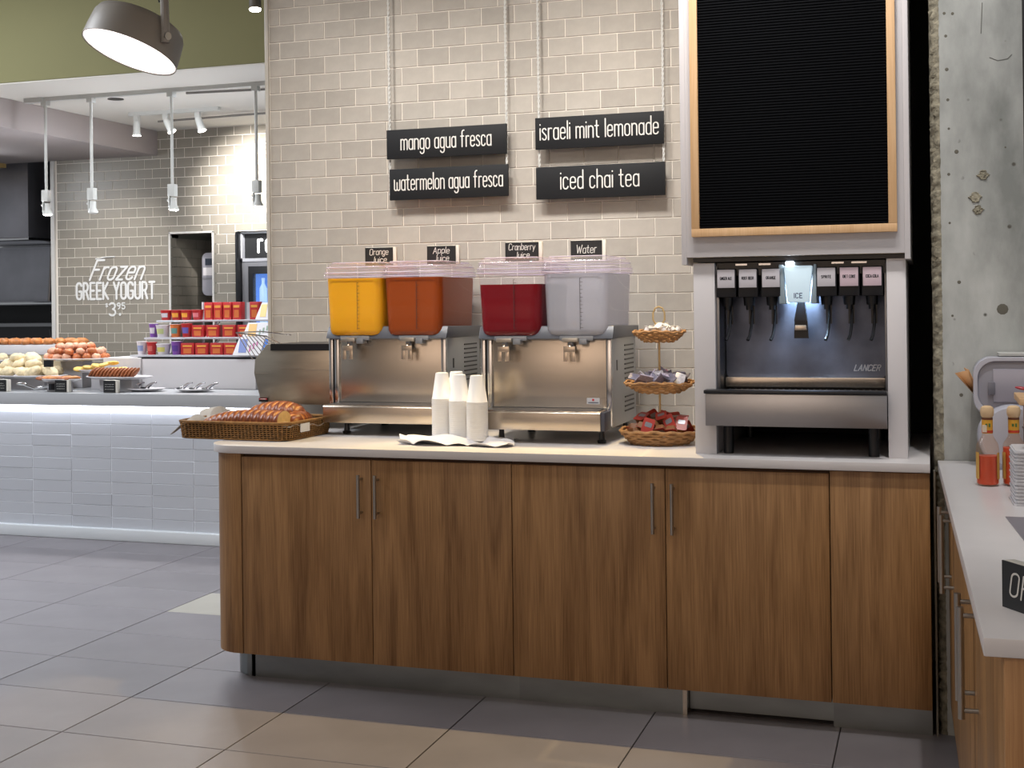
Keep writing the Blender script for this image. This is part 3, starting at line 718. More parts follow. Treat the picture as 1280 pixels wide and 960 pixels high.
for k in range(26): gm.box(-.69+ox+k*.021, -.69+ox+k*.021+.006, .0, .15, .213, .219)
gm.obj('tray_grille', M_blackp, tray)
for x in (-.68, -.19):
    for y in (.05, .6): MB().cyl((x+ox, y, 0), (x+ox, y, .14), .018, 12).obj('leg', M_blackp, t)
M_lab = [mat('valve_label', '#c6c3ca', .4), mat('valve_label_pink', '#cbb6c0', .4)]
M_vtxt = mat('label_print', '#23242c', .6)
VX = [(-.676, 'GINGER ALE', '', 0), (-.601, 'ROOT BEER', '', 0), (-.522, 'ORANGE', '', 0), (-.337, 'SPRITE', '', 0), (-.262, 'DIET COKE', '', 1), (-.187, 'COCA-COLA', '', 1)]
for i, (x, txt, _, mi) in enumerate(VX):
    x += ox; zt = .645; hwv = .031
    v = MB().prism([(.012, .545), (.13, .545), (.13, zt), (.03, zt), (.012, zt-.008)], x-hwv-.003, x+hwv+.003, 'x').obj('valve', M_blackp, t, bevel=.003)
    B(x-hwv+.001, x+hwv-.001, .006, .012, .578, .641).obj('label_plate', M_lab[mi], v, bevel=.001)
    o = text_mb(txt, .040 if len(txt) > 7 else .032, .0095, .0020, .2).obj('lettering', M_vtxt, v); o.location = (x, .0055, .606)
    MB().cyl((x-.004, .07, .515), (x-.004, .07, .547), .018, 14, .021).cyl((x-.004, .07, .50), (x-.004, .07, .516), .011, 12).obj('nozzle', M_blackp, v)
    MB().tube([(x+.004, .1, .54), (x+.004, .085, .50), (x+.002, .07, .44), (x-.002, .055, .41), (x-.008, .045, .395)], [.005, .005, .005, .005, .006], 8).box(x-.008, x+.012, .083, .09, .45, .52).obj('lever', M_blackp, v)
M_ice = mat('frosted_ice_panel', '#bcd0da', .35, emit=('#cfe6f5', .35))
xi = -.430+ox
ic = MB().prism([(xi-.036, .525), (xi+.036, .525), (xi+.048, .65), (xi-.048, .65)], .0, .03, 'y').obj('ice_chute', M_ice, t, bevel=.004)
MB().prism([(xi-.066, .52), (xi-.040, .52), (xi-.051, .655), (xi-.066, .655)], .012, .13, 'y').prism([(xi+.040, .52), (xi+.060, .52), (xi+.060, .655), (xi+.051, .655)], .012, .13, 'y').obj('chute_side', mat('chute_side', '#8fa0ab', .3), ic, bevel=.003)
o = text_mb('ICE', .026, .016, .0026, .2).obj('lettering', mat('ice_print', '#2b3560', .5), ic); o.location = (xi, -.0006, .540)
B(xi-.04, xi-.015, -.004, .03, .652, .664).obj('chute_lamp', mat('ice_led', '#ffffff', .5, emit=('#eaf6ff', 12)), ic)
MB().prism([(xi-.022, .46), (xi+.022, .46), (xi+.014, .525), (xi-.010, .525)], .07, .10, 'y').prism([(xi-.024, .40), (xi+.026, .40), (xi+.022, .46), (xi-.022, .46)], .085, .09, 'y').obj('ice_lever', M_blackp, ic)
MB().prism([(xi-.02, .428), (xi+.022, .428), (xi+.02, .446), (xi-.018, .446)], .06, .085, 'y').obj('lever_pad', M_steel, ic, bevel=.002)
for x, wd in ((-.625, .04), (-.545, .04), (-.30, .04), (-.23, .05)):
    B(x+ox-wd/2, x+ox+wd/2, .026, .032, .655, .661).obj('fascia_clip', M_chrome, t)
o = text_mb('LANCER', .085, .020, .0034, .17, .25).obj('lettering', mat('silver_print', '#b9bdc6', .4), sp); o.location = (-.215+ox, .1535, .285)
l = area('ice_chute_lamp', (-.43, 4.515, 1.505), .06, 3.5, (.62, .8, 1), (-.43, 4.60, 1.15)); l.data.size = .05

# ------------------------------------------------------------------ toaster
t = thing('toaster', 'brown-tinted steel conveyor toaster left of the dispensers, behind the bread basket', 'toaster', (-2.64, 4.98, ZT)); ox = 2.64
px_ = [(-2.795+ox, .105), (-2.44+ox, .105), (-2.44+ox, .368), (-2.765+ox, .368), (-2.825+ox, .300), (-2.83+ox, .24)]
tb_ = MB().prism(px_, 0, .30, 'y').obj('housing', mat('toaster_steel', (.50, .44, .36), .32, 1, noise=(3, .15, (1, 1, 6))), t, bevel=.003)
B(-2.745+ox, -2.44+ox, -.003, .301, .340, .3685).obj('top_band', M_blackp, t)
MB().box(-2.825+ox, -2.76+ox, -.0025, .0, .238, .2405).box(-2.70+ox, -2.60+ox, -.0025, .0, .262, .2645).box(-2.58+ox, -2.445+ox, -.0025, .0, .254, .2565).obj('seam', mat('seam_light', (.55, .5, .45), .3, 1), t)
bd = B(-2.805+ox, -2.762+ox, -.004, 0, .116, .133).obj('badge', M_blackp, t)
B(-2.803+ox, -2.764+ox, -.005, -.004, .125, .131).obj('badge_stripe', mat('badge_red', '#b3202c', .4), bd)
B(-2.798+ox, -2.769+ox, -.0058, -.005, .1268, .1292).obj('badge_print', M_letter, bd)
wr = MB()
for k in range(9):
    f = k/8; wr.cyl((-2.905+.145*f+ox, -.012, .418-.002*k), (-2.842+.135*f+ox, .012, .300+.072*f), .0022, 5)
wr.cyl((-2.91+ox, -.012, .419), (-2.755+ox, -.012, .402), .0028, 6).cyl((-2.905+ox, .20, .419), (-2.75+ox, .20, .402), .0028, 6).cyl((-2.91+ox, -.012, .419), (-2.905+ox, .20, .419), .0028, 6)
wr.obj('wire_ramp', M_chrome, t)
for x in (-2.76, -2.5):
    for y in (.04, .26): MB().cyl((x+ox, y, 0), (x+ox, y, .107), .014, 12).obj('foot', M_blackp, t)

# ------------------------------------------------------------------ bread basket
M_wick = mat('dark_wicker', '#8a6332', .6, noise=(60, .35))
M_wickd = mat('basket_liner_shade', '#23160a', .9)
M_tierw = mat('seagrass_weave', '#a67c50', .75, noise=(55, .3))
M_cloth = mat('linen_cloth', '#b9b2a8', .9, noise=(20, .06))
rb = -math.radians(3.0)
bl, bd_ = .50, .36; bh = .068
t = thing('bread_basket', 'shallow rectangular woven wicker basket of bread on the left counter end', 'basket', (-2.655, 4.685, ZT+.001), rb)
per = []
def bpath(z, grow):
    return rrect(-bl/2-grow, bl/2+grow, -bd_/2-grow, bd_/2+grow, .035+grow, 4)
# weave: vertical stakes with horizontal canes passing in and out
base = bpath(0, 0)
def resample(poly, n):
    P_ = [Vector((p[0], p[1])) for p in poly]; P_.append(P_[0]); L_ = [0]
    for a, b in zip(P_[:-1], P_[1:]): L_.append(L_[-1]+(b-a).length)
    out = []
    j = 0
    for i in range(n):
        s_ = L_[-1]*i/n
        while L_[j+1] < s_: j += 1
        f = (s_-L_[j])/max(1e-9, L_[j+1]-L_[j]); p = P_[j].lerp(P_[j+1], f); d = (P_[j+1]-P_[j]).normalized()
        out.append((p.x, p.y, d.y, -d.x))
    return out
NS = 100
ring = resample(base, NS)
mb = MB()
for i in range(NS):
    x, y, nx, ny = ring[i]
    mb.tube([(x, y, .004), (x+nx*.004, y+ny*.004, bh*.5), (x+nx*.009, y+ny*.009, bh)], .0026, 5, False)
mb.obj('stakes', M_wick, t)['kind'] = 'stuff'
mb = MB()
for k in range(8):
    z = .005+k*(bh-.010)/7; g = .009*(z/bh)
    pts = [(x+nx*(g+(.0022 if (i+k) % 2 else -.0022)), y+ny*(g+(.0022 if (i+k) % 2 else -.0022)), z) for i, (x, y, nx, ny) in enumerate(ring)]
    mb.tube(pts, .0022, 5, False, True)
mb.obj('woven_canes', M_wick, t)['kind'] = 'stuff'
mb = MB().tube([(x+nx*.010, y+ny*.010, bh+.002) for x, y, nx, ny in ring[::3]], .0055, 7, False, True).tube([(x, y, .004) for x, y, nx, ny in ring[::3]], .004, 6, False, True)
mb.obj('rim', M_wick, t)
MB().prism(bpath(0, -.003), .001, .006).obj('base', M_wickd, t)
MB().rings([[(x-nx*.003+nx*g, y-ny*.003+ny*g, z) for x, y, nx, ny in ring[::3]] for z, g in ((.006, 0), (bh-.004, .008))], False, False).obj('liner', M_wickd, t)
B(bl/2+.012, bl/2+.015, -.09, -.02, .028, .062).obj('tag_card', mat('tag_white', '#d7d7da', .5), t)
# liner napkin
def nap(u, v):
    x = -.30+.56*u; y = -.17+.33*v
    z = bh-.012+.010*math.sin(9*u+3*v)+.006*math.sin(17*v+5*u)
    if u < .13: z = bh+.004+.0*u; z -= (.13-u)*.45*(1 if v < .6 else .2); z += .02*math.sin(v*PI*2)**2
    if u < .13 and v > .55: z += .018
    return (x, y, z)
cl = MB().grid(nap, 40, 24).obj('napkin', M_cloth, None, angle=180, loc=(-2.655, 4.685, ZT+.002), rot=(0, 0, rb))
md = cl.modifiers.new('thick', 'SOLIDIFY'); md.thickness = .002
tag(cl, 'grey linen napkin lining the bread basket, draped over its left end', 'napkin')
def crumpled(name, cx, cy, z, sx, sy, amp, m, seed, label, cat):
    rd = random.Random(seed); waves = [(rd.uniform(3, 14), rd.uniform(3, 14), rd.uniform(0, 6), rd.uniform(.3, 1)) for _ in range(7)]
    def fn(u, v):
        a = sum(math.sin(p*u+q*v+r)*s_ for p, q, r, s_ in waves)/7
        e = 1+.10*math.sin(9*u+5*v+seed)
        return ((u-.5)*sx*e, (v-.5)*sy*(1+.12*math.sin(11*u+seed)), .002+amp*(abs(a)**.8))
    o = MB().grid(fn, 46, 30).obj(name, m, loc=(cx, cy, z), angle=60)
    md = o.modifiers.new('thick', 'SOLIDIFY'); md.thickness = .0012
    return tag(o, label, cat)
# braided loaves
def bread_mat():
    m = bpy.data.materials.new('braided_crust'); m.use_nodes = True; N = m.node_tree.nodes; L = m.node_tree.links; b = N['Principled BSDF']
    g = N.new('ShaderNodeNewGeometry'); tc = N.new('ShaderNodeTexCoord')
    n = N.new('ShaderNodeTexNoise'); n.inputs['Scale'].default_value = 28; n.inputs['Detail'].default_value = 5; L.new(tc.outputs['Object'], n.inputs['Vector'])
    at = N.new('ShaderNodeAttribute'); at.attribute_name = 'groove'
    ad = N.new('ShaderNodeMath'); ad.operation = 'MULTIPLY_ADD'; ad.inputs[1].default_value = .5; L.new(n.outputs['Fac'], ad.inputs[0]); L.new(at.outputs['Fac'], ad.inputs[2])
    cr = N.new('ShaderNodeValToRGB'); e = cr.color_ramp.elements; e[0].position = .2; e[1].position = 1.15 if False else 1.0
    e[0].color = lin('#6a2f10'); e[1].color = lin('#cf9350'); x = e.new(.55); x.color = lin('#94501f')
    L.new(ad.outputs[0], cr.inputs[0]); L.new(cr.outputs[0], b.inputs['Base Color']); b.inputs['Roughness'].default_value = .38
    return m
M_bread = bread_mat(); M_crumb = mat('bread_crumb', '#e0bb7c', .9, noise=(60, .1))
def loaf(name, p0, p1, ry, rz, label, strands=15, bow=.01, cut=False, seed=0):
    P0, P1 = Vector(p0), Vector(p1); ax = (P1-P0); Ln = ax.length; ax.normalize(); side = Vector((0, 0, 1)).cross(ax).normalized(); up = ax.cross(side)
    if up.z < 0: up = -up
    nu, nv = 120, 36; vs = []; gr = []
    for i in range(nu+1):
        u = i/nu; end = math.sqrt(max(.0, 1-(abs(2*u-1))**3.2)) if not cut else math.sqrt(max(0, 1-(1-u)**4)) if u < 1 else 1
        end = max(end, .04)
        for j in range(nv):
            a = 2*PI*j/nv; ca, sa = math.cos(a), math.sin(a)
            # lobes: two families of strands crossing over the crown
            f = strands*u*2*PI*.5
            l1 = abs(math.sin(f+a*1.0)); l2 = abs(math.sin(f-a*1.0+.8))
            g = max(l1, l2)**.6 if sa > -.1 else .9
            k = end*(.80+.24*g)
            c = P0+ax*(Ln*u)+up*(bow*math.sin(PI*u))
            vs.append(c+side*(ry*ca*k)+up*(rz*sa*k)); gr.append(1-g)
    fs = [(i*nv+j, i*nv+(j+1) % nv, (i+1)*nv+(j+1) % nv, (i+1)*nv+j) for i in range(nu) for j in range(nv)]
    fs += [tuple(range(nv))[::-1], tuple(range(nu*nv, nu*nv+nv))]
    o = P0.copy()
    me = bpy.data.meshes.new(name); me.from_pydata([tuple(v-o) for v in vs], [], fs); me.update()
    at = me.attributes.new('groove', 'FLOAT', 'POINT')
    for k, v in enumerate(gr): at.data[k].value = min(1, v*1.3)
    me.materials.append(M_bread); me.materials.append(M_crumb)
    if cut: me.polygons[-1].material_index = 1
    for p in me.polygons: p.use_smooth = True
    me.polygons[-1].use_smooth = False
    bm = bmesh.new(); bm.from_mesh(me); bmesh.ops.recalc_face_normals(bm, faces=bm.faces); bm.to_mesh(me); bm.free()
    ob = bpy.data.objects.new(name, me); COL.objects.link(ob); ob.location = o
    return tag(ob, label, 'bread', 'braided loaves in the wicker basket')
zb = ZT+.05
loaf('braided_loaf', (-2.86, 4.60, zb), (-2.46, 4.57, zb+.018), .055, .045, 'long glossy braided loaf lying along the front of the basket, cut at its right end', 13, .012, True)
loaf('braided_loaf', (-2.73, 4.73, zb+.012), (-2.44, 4.70, zb+.042), .062, .050, 'tall braided loaf in the middle of the basket, behind the cut loaf', 9, .012)
loaf('braided_loaf', (-2.51, 4.83, zb+.0), (-2.445, 4.61, zb+.022), .05, .036, 'short dark braided loaf across the right end of the basket', 8, .008)

# ------------------------------------------------------------------ cups on a paper cloth
crumpled('paper_cloth', -1.735, 4.585, ZT, .46, .22, .060, mat('white_tissue', '#dfdfe3', .85), 4, 'crumpled white paper cloth under the foam cups', 'cloth')
M_foam = mat('foam_cup', '#efedea', .5, sss=.0)
Hc = .105; cm = MB().lathe([(.0405, 0), (.0413, .001), (.0413, .004), (.0395, .0052), (.0255, Hc-.006), (.024, Hc-.001), (.020, Hc), (.019, Hc-.003)], 28, caps=(False, True)).mesh('foam_cup', M_foam, angle=50)
stacks = [(-1.818, 4.655, 30, .003, 'front left stack'), (-1.735, 4.625, 29, 0, 'front middle stack'), (-1.645, 4.576, 29, .0, 'front right stack'), (-1.788, 4.735, 30, 0, 'stack at the back')]
for sx, sy, n, dz, w_ in stacks:
    for k in range(n):
        o = inst('foam_cup', cm, (sx, sy, ZT+.014+k*.0051), rot=(0, 0, k))
        topc = k == n-1
        lbl = {'front left stack': 'leftmost stack', 'front middle stack': 'middle front stack', 'front right stack': 'rightmost stack', 'stack at the back': 'stack half hidden behind the others'}[w_]
        tag(o, ('uppermost upturned white foam cup of the '+lbl) if topc else ('upturned white foam cup nested inside the '+lbl), 'cup', 'white foam cups stacked on the '+lbl)

# ------------------------------------------------------------------ three-tier wicker stand
tx, ty = -.975, 4.745
t = thing('tiered_stand', 'three-tier seagrass basket stand with a looped wire handle', 'stand', (tx, ty, ZT))
def coil_basket(r, z, h, m, flare=.62):
    mb = MB(); n = 5
    for k in range(n+1):
        f = k/n; rr_ = r*(flare+(1-flare)*f**.8); zz = z+h*f; N_ = 56
        mb.tube([((rr_+(.003 if i % 2 else -.001))*math.cos(2*PI*i/N_), (rr_+(.003 if i % 2 else -.001))*math.sin(2*PI*i/N_), zz+(.0018*(-1)**((i//2+k) % 2))+.003*math.sin(6*PI*i/N_)*(f > .7)) for i in range(N_)], h/n*.62, 6, False, True)
    mb.lathe([(r*flare, z), (r*flare, z+.004)], 28)
    return mb
coil_basket(.148, .006, .045, M_tierw, .72).obj('lower_basket', M_tierw, t, angle=60)
coil_basket(.130, .195, .035, M_tierw, .58).obj('middle_basket', M_tierw, t, angle=60)
coil_basket(.096, .385, .035, M_tierw, .55).obj('upper_basket', M_tierw, t, angle=60)
MB().cyl((0, 0, 0), (0, 0, .45), .0042, 10).obj('stem', mat('brass_wire', (.55, .38, .18), .4, .8), t)
pts = [(.022*math.cos(a), 0, .475+.042*math.sin(a)) for a in [math.radians(-60+k*300/16) for k in range(17)]]
MB().tube([(0, 0, .43)]+[(-.010, 0, .445)]+[(-.022, 0, .465), (-.022, 0, .49), (-.014, 0, .508), (0, 0, .514), (.014, 0, .508), (.022, 0, .49), (.022, 0, .465), (.010, 0, .445), (0, 0, .43)], .0035, 8).obj('loop_handle', mat('cord_handle', '#b49a6a', .7), t)
# contents
M_cream = mat('creamer_white', '#e4e1dd', .4); M_foil = mat('creamer_foil', '#c9c9cc', .3)
cre = MB().lathe([(.009, 0), (.0125, .014), (.0155, .0145), (.0155, .016), (.013, .0165)], 14).mesh('creamer_pot', M_cream)
rd = random.Random(5)
for k in range(14):
    a = k*2.4; r = .062*math.sqrt((k+.5)/14)
    o = inst('creamer_pot', cre, (tx+r*math.cos(a)+.008, ty+r*math.sin(a), ZT+.421+(.012 if r < .035 else 0)), rot=(rd.uniform(-.8, .8), rd.uniform(-.8, .8), a))
    tag(o, 'small white creamer pot in the top basket of the wicker stand', 'creamer', 'creamer pots in the top basket')
pk = {}
def packet_mesh(name, w, h, th, m):
    return MB().rings([[(x, y, z) for x, y in rrect(-w/2*k, w/2*k, -h/2*k2, h/2*k2, .002, 1)] for z, k, k2 in ((0, .96, .96), (th*.2, 1, 1), (th*.8, 1, 1), (th, .9, .9))]).mesh(name, m)
cols = [('grey_violet', '#8d8494'), ('pale_violet', '#a99fb0'), ('slate', '#6f6c7c'), ('pink', '#c98aa0'), ('white', '#c9c6cc')]
pm = [packet_mesh('sugar_packet', .038, .052, .005, mat('packet_'+n, c, .5, noise=(120, .25))) for n, c in cols]
for k in range(30):
    a = k*2.4; r = .098*math.sqrt((k+.5)/30); ci = 3 if k in (11, 24) else rd.choice((0, 0, 1, 2, 2, 4))
    o = inst('sugar_packet', pm[ci], (tx+r*math.cos(a), ty+r*math.sin(a), ZT+.236+rd.uniform(0, .012)+(.018*(1-r/.098))), rot=(rd.uniform(-.9, .9), rd.uniform(-.9, .9), rd.uniform(0, 6)))
    tag(o, ('pink sugar packet' if ci == 3 else 'grey-violet sugar packet')+' in the middle basket of the wicker stand', 'packet', ('pink ' if ci == 3 else 'grey-violet ')+'packets in the middle basket')
# jam and butter portions: brown tub with red lid film
M_tub = mat('portion_tub_brown', '#7b5132', .4); M_redf = mat('portion_film_red', '#a5382e', .35); M_silf = mat('portion_film_silver', '#8f8f96', .3, .4)
def portion():
    a = MB().rings([[(x, y, z) for x, y in rrect(-.019*k, .019*k, -.026*k, .026*k, .006*k, 3)] for z, k in ((0, .78), (.017, 1), (.0175, 1.08), (.019, 1.08))]).mesh('tub', M_tub)
    b = MB().prism(rrect(-.0215, .0215, -.0295, .0295, .006, 3), .0191, .0203).mesh('film_lid', M_redf)
    c = MB().prism(rrect(-.013, .013, -.004, .014, .004, 3), .0204, .0212).mesh('film_print', M_silf)
    return a, b, c
pa, pb, pc = portion()
spots = []
for k in range(26):
    a = k*2.4+.4; r = .112*math.sqrt((k+.5)/26)
    spots.append((r*math.cos(a), r*math.sin(a), .048+.036*(1-(r/.125)**2)+rd.uniform(0, .012)))
for k, (x, y, z) in enumerate(spots):
    e = bpy.data.objects.new('jam_portion', None); COL.objects.link(e); e.empty_display_size = .02
    tl = rd.choice((.4, .9, 1.3, 2.2, 2.6, 3.0, 3.4)); e.location = (tx+x, ty+y, ZT+z)
    e.rotation_euler = (tl, rd.uniform(-.5, .5), rd.uniform(-.8, .8))
    inst('tub', pa, (0, 0, 0), e); b = inst('film_lid', pb, (0, 0, 0), e); inst('film_print', pc, (0, 0, 0), b)
    tag(e, 'brown jam portion with red film in the bottom basket of the wicker stand', 'jam portion', 'jam portions in the bottom basket')

# ================================================================== far service counter
SYF = 6.777
t = thing('service_counter', 'long white tiled service counter with a lit ledge at the back left', 'counter', (-5.2, SYF, 0)); ox = 5.2
SX0, SX1 = -8.2, -3.05
fp = B(SX0+ox, SX1+ox, -.001, .06, .0, .83).obj('front_panel', mat('white_joint', '#dfe3ea', .7), t)
B(SX0+ox, SX1+ox, .06, .75, .0, .83).obj('body', M_white, t)
B(SX0+ox, SX1+ox, -.045, .80, .832, .91).obj('counter_top', mat('solid_grey_white', '#a9abae', .3), t, bevel=.003)
B(SX0+ox, SX1+ox, -.045, .0, 0, .072).obj('base_kerb', mat('kerb_white', '#cdd2d6', .5), t, bevel=.006)
B(SX0+ox, SX1+ox, -.038, -.006, .806, .8315).obj('light_strip', M_led, t)
wt = B(-.2935/2+.0015, .2935/2-.0015, -.0035, .003, -.0725/2+.0012, .0725/2-.0012).mesh('tile', M_wtile, .0015, 1)
for k in range(10):
    for n in range(-8, 8):
        x = -5.443+(n+.5)*.2935
        inst('tile', wt, (x+ox+random.uniform(-.0008, .0008), random.uniform(-.0008, .0008), .0645+(k+.5)*.0725), fp, rot=(random.uniform(-.006, .006), 0, random.uniform(-.003, .003)))

CT = .911
# riser box and display rack
t = thing('riser_box', 'plain white riser box on the far counter carrying the snack rack', 'box', (-4.64, 7.2, CT))
B(-.50, .56, 0, .35, 0, .193).obj('body', M_white, t, bevel=.002)
B(-.56, -.28, -.02, .33, 0, .200).obj('end_block', M_white, t, bevel=.002)
M_shelf = mat('rack_shelf', '#b7b9c0', .35); M_wire = mat('rack_wire', '#c9cace', .3, .3)
rk = thing('snack_rack', 'three-shelf stepped metal rack of cereal cups on the white riser box', 'rack', (-4.55, 7.2, CT+.2)); ox = 4.55
RZ = [0.005, .118, .230]; RXL = [-5.01, -4.94, -4.885]; RY = [0, .06, .12]
for z, xl_, y in zip(RZ, RXL, RY):
    B(xl_+ox, -4.05+ox, y, y+.13, z, z+.012).obj('shelf', M_shelf, rk, bevel=.002)
B(-4.95+ox, -4.02+ox, .0, .22, -.008, .004).obj('base_plate', M_blackp, rk)
for x in (-4.62, -4.52): B(x+ox, x+ox+.012, .25, .262, 0, .36).obj('post', M_wire, rk)
B(-4.235+ox, -4.205+ox, .17, .18, .23, .355).obj('post', M_wire, rk)
for x, z in ((-4.77, .118), (-4.77, .005), (-4.50, .118), (-4.50, .005), (-4.28, .005)):
    MB().cyl((x+ox, .10, z+.012), (x+ox+.035, .19, z+.113), .004, 6).cyl((x+ox+.02, .10, z+.012), (x+ox+.055, .19, z+.113), .004, 6).obj('strut', M_wire, rk)
def tub(r0, r1, h): return MB().lathe([(r0, 0), (r1, h), (r1*1.06, h+.001), (r1*1.06, h+.004), (r1*.9, h+.0045)], 14)
def snack(kind, x, y, z, c1, c2, label, w=.06, h=.07):
    m1 = mat('pack_'+c1.strip('#'), c1, .35); m2 = mat('pack_'+c2.strip('#'), c2, .4)
    tt = thing(kind, label, {'cereal_tub': 'tub', 'snack_box': 'box', 'cereal_cup': 'cup'}[kind], (x, y, z), random.uniform(-.1, .1))
    if kind == 'snack_box':
        B(-w/2, w/2, 0, .05, 0, h).obj('carton', m1, tt, bevel=.001)
        B(-w*.3, w*.3, -.0015, 0, h*.12, h*.55).obj('front_print', m2, tt)
        B(-w*.36, w*.36, -.0015, 0, h*.68, h*.82).obj('name_band', mat('pack_yellow', '#e9a94a', .4), tt)
    else:
        tub(w*.38, w*.5, h).obj('cup', m1, tt)
        a = []
        for r, zz in ((w*.425, h*.3), (w*.478, h*.75)):
            a.append([(r*math.cos(q), r*math.sin(q), zz) for q in [math.radians(-130+8*i) for i in range(11)]])
        MB().add(a[0]+a[1], [(i, i+1, 12+i, 11+i) for i in range(10)]).obj('print', m2, tt)
        MB().lathe([(w*.52, h+.004), (w*.52, h+.006)], 14).obj('lid', mat('foil_pink', '#d89a98', .3) if c1.startswith('#b') else mat('foil_white', '#d9d6da', .3), tt)
RED, ORG, PUR, WHT = '#b52a2c', '#cf7038', '#7a4a9c', '#cfcad0'
zs = [CT+.2+z+.0125 for z in RZ]
# top shelf
for x, c2, l in ((-4.845, WHT, 'red cereal tub at the left end of the top rack shelf'), (-4.765, '#e2a23c', 'red tub with a yellow print, second on the top rack shelf'),
                 (-4.69, '#e2a23c', 'red tub with a yellow print, third on the top rack shelf'), (-4.605, '#d77f86', 'pinkish red tub on the top rack shelf beside the tall cups')):
    snack('cereal_tub', x, 7.38, zs[2], RED, c2, l, .078, .062)
for i, x in enumerate((-4.515, -4.445, -4.375, -4.305, -4.175)):
    snack('snack_box', x, 7.36, zs[2], RED, ORG, ('tall red snack carton on the top rack shelf, ' + ('right of the grey post' if i == 4 else 'row left of the post')), .064, .115)
# middle
for x, c1, c2, w_, h_, l in ((-4.905, PUR, WHT, .06, .085, 'purple tub at the left end of the middle rack shelf'), (-4.835, WHT, '#b9c48a', .09, .075, 'wide white tub on the middle rack shelf'),
                        (-4.735, ORG, '#5f8f88', .075, .08, 'orange tub on the middle rack shelf'), (-4.65, RED, '#6a5fae', .075, .085, 'red tub with a blue print on the middle rack shelf')):
    snack('cereal_tub', x, 7.32, zs[1], c1, c2, l, w_, h_)
for i, x in enumerate((-4.56, -4.45, -4.33, -4.22)): snack('snack_box', x, 7.30, zs[1], RED, ORG, 'red snack carton in the row on the middle rack shelf', .092, .078)
for x, c1, c2, w_, h_, l in ((-4.955, WHT, '#8d9bc6', .068, .082, 'white and blue tub at the left end of the bottom rack shelf'), (-4.88, RED, '#c96a62', .068, .078, 'red tub on the bottom rack shelf left of the wide white bowl'),
                        (-4.79, WHT, '#c9c26a', .095, .066, 'wide white bowl-shaped tub on the bottom rack shelf'), (-4.69, PUR, '#5a3a8c', .075, .082, 'purple tub on the bottom rack shelf')):
    snack('cereal_tub', x, 7.26, zs[0], c1, c2, l, w_, h_)
for i, x in enumerate((-4.60, -4.495, -4.385, -4.285)): snack('snack_box', x, 7.24, zs[0], RED, ORG, 'red snack carton in the row on the bottom rack shelf', .092, .076)
for o in [o for o in bpy.data.objects if o.name.startswith('snack_box') and 'row' in o.get('label', '')]:
    o['group'] = 'red snack cartons in the row on the ' + ('top' if 'top' in o['label'] else 'middle' if 'middle' in o['label'] else 'bottom') + ' rack shelf'
# leaflets
def leaflet(x, y, z, w, h, c1, c2, label):
    tt = thing('leaflet_pack', label, 'packet', (x, y, z), .1); tt.rotation_euler = (-.35, 0, .05)
    MB().prism([(-w/2, 0), (w/2, 0), (w/2+.02, h), (-w/2+.03, h)], 0, .012, 'y').obj('pack', mat('leaf_white', '#d8d6da', .4), tt)
    B(-w*.30, -w*.02, -.0015, 0, h*.15, h*.9).obj('colour_panel', mat('leaf_'+c1.strip('#'), c1, .4), tt)
    for k in range(3): B(w*(.08+.12*k), w*(.14+.12*k), -.0015, 0, h*(.2+.15*k), h*(.55+.12*k)).obj('spot_print', mat('leaf_'+c2.strip('#'), c2, .4), tt)
leaflet(-4.075, 7.33, zs[2], .15, .115, '#e8c878', '#c77ab0', 'white and yellow snack packet leaning at the right of the top rack shelf')
leaflet(-4.11, 7.26, zs[1]-.01, .20, .11, '#e3b45a', '#7f9a86', 'white and yellow snack packet leaning on the middle rack shelf')
leaflet(-4.13, 7.17, zs[0], .19, .12, '#5a72b8', '#c0609c', 'white packet with blue and pink print leaning on the bottom rack shelf')

# ------------------------------------------------------------------ plates and pastries
M_china = mat('white_china', '#d5d3d6', .25)
def plate(name, x, y, z, rx, ry, label, foot=0, fm=None, lip=.018):
    tt = thing(name, label, 'plate' if name != 'cake_stand' else 'cake stand', (x, y, CT))
    n = 40; zz = z-CT
    prof = [(.35, zz), (.75, zz+.003), (1, zz+lip), (.99, zz+lip+.004), (.74, zz+.008), (.2, zz+.006)]
    MB().rings([[(rx*k*math.cos(2*PI*i/n), ry*k*math.sin(2*PI*i/n), h) for i in range(n)] for k, h in prof]).obj('plate', M_china, tt)
    if foot: B(-foot, foot, -ry*.35, ry*.35, 0, zz).obj('pedestal', fm or mat('pedestal_grey', '#a9a7aa', .35), tt, bevel=.003)
    return tt
def blob_mesh(name, rx, ry, rz, m, seed=0, lump=.08, n=12, mm=7):
    mb = MB().ell((0, 0, rz*.8), rx, ry, rz, n, mm); r = random.Random(seed)
    mb.v = [(x*(1+r.uniform(-lump, lump)), y*(1+r.uniform(-lump, lump)), max(0, z*(1+r.uniform(-lump, lump)))) for x, y, z in mb.v]
    return mb.mesh(name, m, angle=180)
M_bun = mat('bun_crust', '#c07044', .4, vary=.15, noise=(30, .2)); M_bunp = mat('bun_pale', '#d9a488', .5, vary=.1, noise=(30, .2))
M_scone = mat('scone_pale', '#d9c8a4', .7, vary=.08, noise=(40, .2)); M_ck = mat('cookie_brown', '#8a4d26', .6, vary=.15, noise=(50, .25))
M_cy = mat('cookie_yellow', '#d9b45e', .6, vary=.1, noise=(40, .2)); M_cro = mat('pastry_gold', '#c8824a', .45, vary=.15, noise=(30, .25))
def scatter(name, ms, pts, label, cat, group, tilt=.3, seed=1):
    r = random.Random(seed)
    for i, p in enumerate(pts):
        o = inst(name, ms[i % len(ms)] if len(ms) < 3 else r.choice(ms), p[:3], rot=(r.uniform(-tilt, tilt), r.uniform(-tilt, tilt), r.uniform(0, 6.2)) if len(p) < 4 else p[3])
        tag(o, label, cat, group)
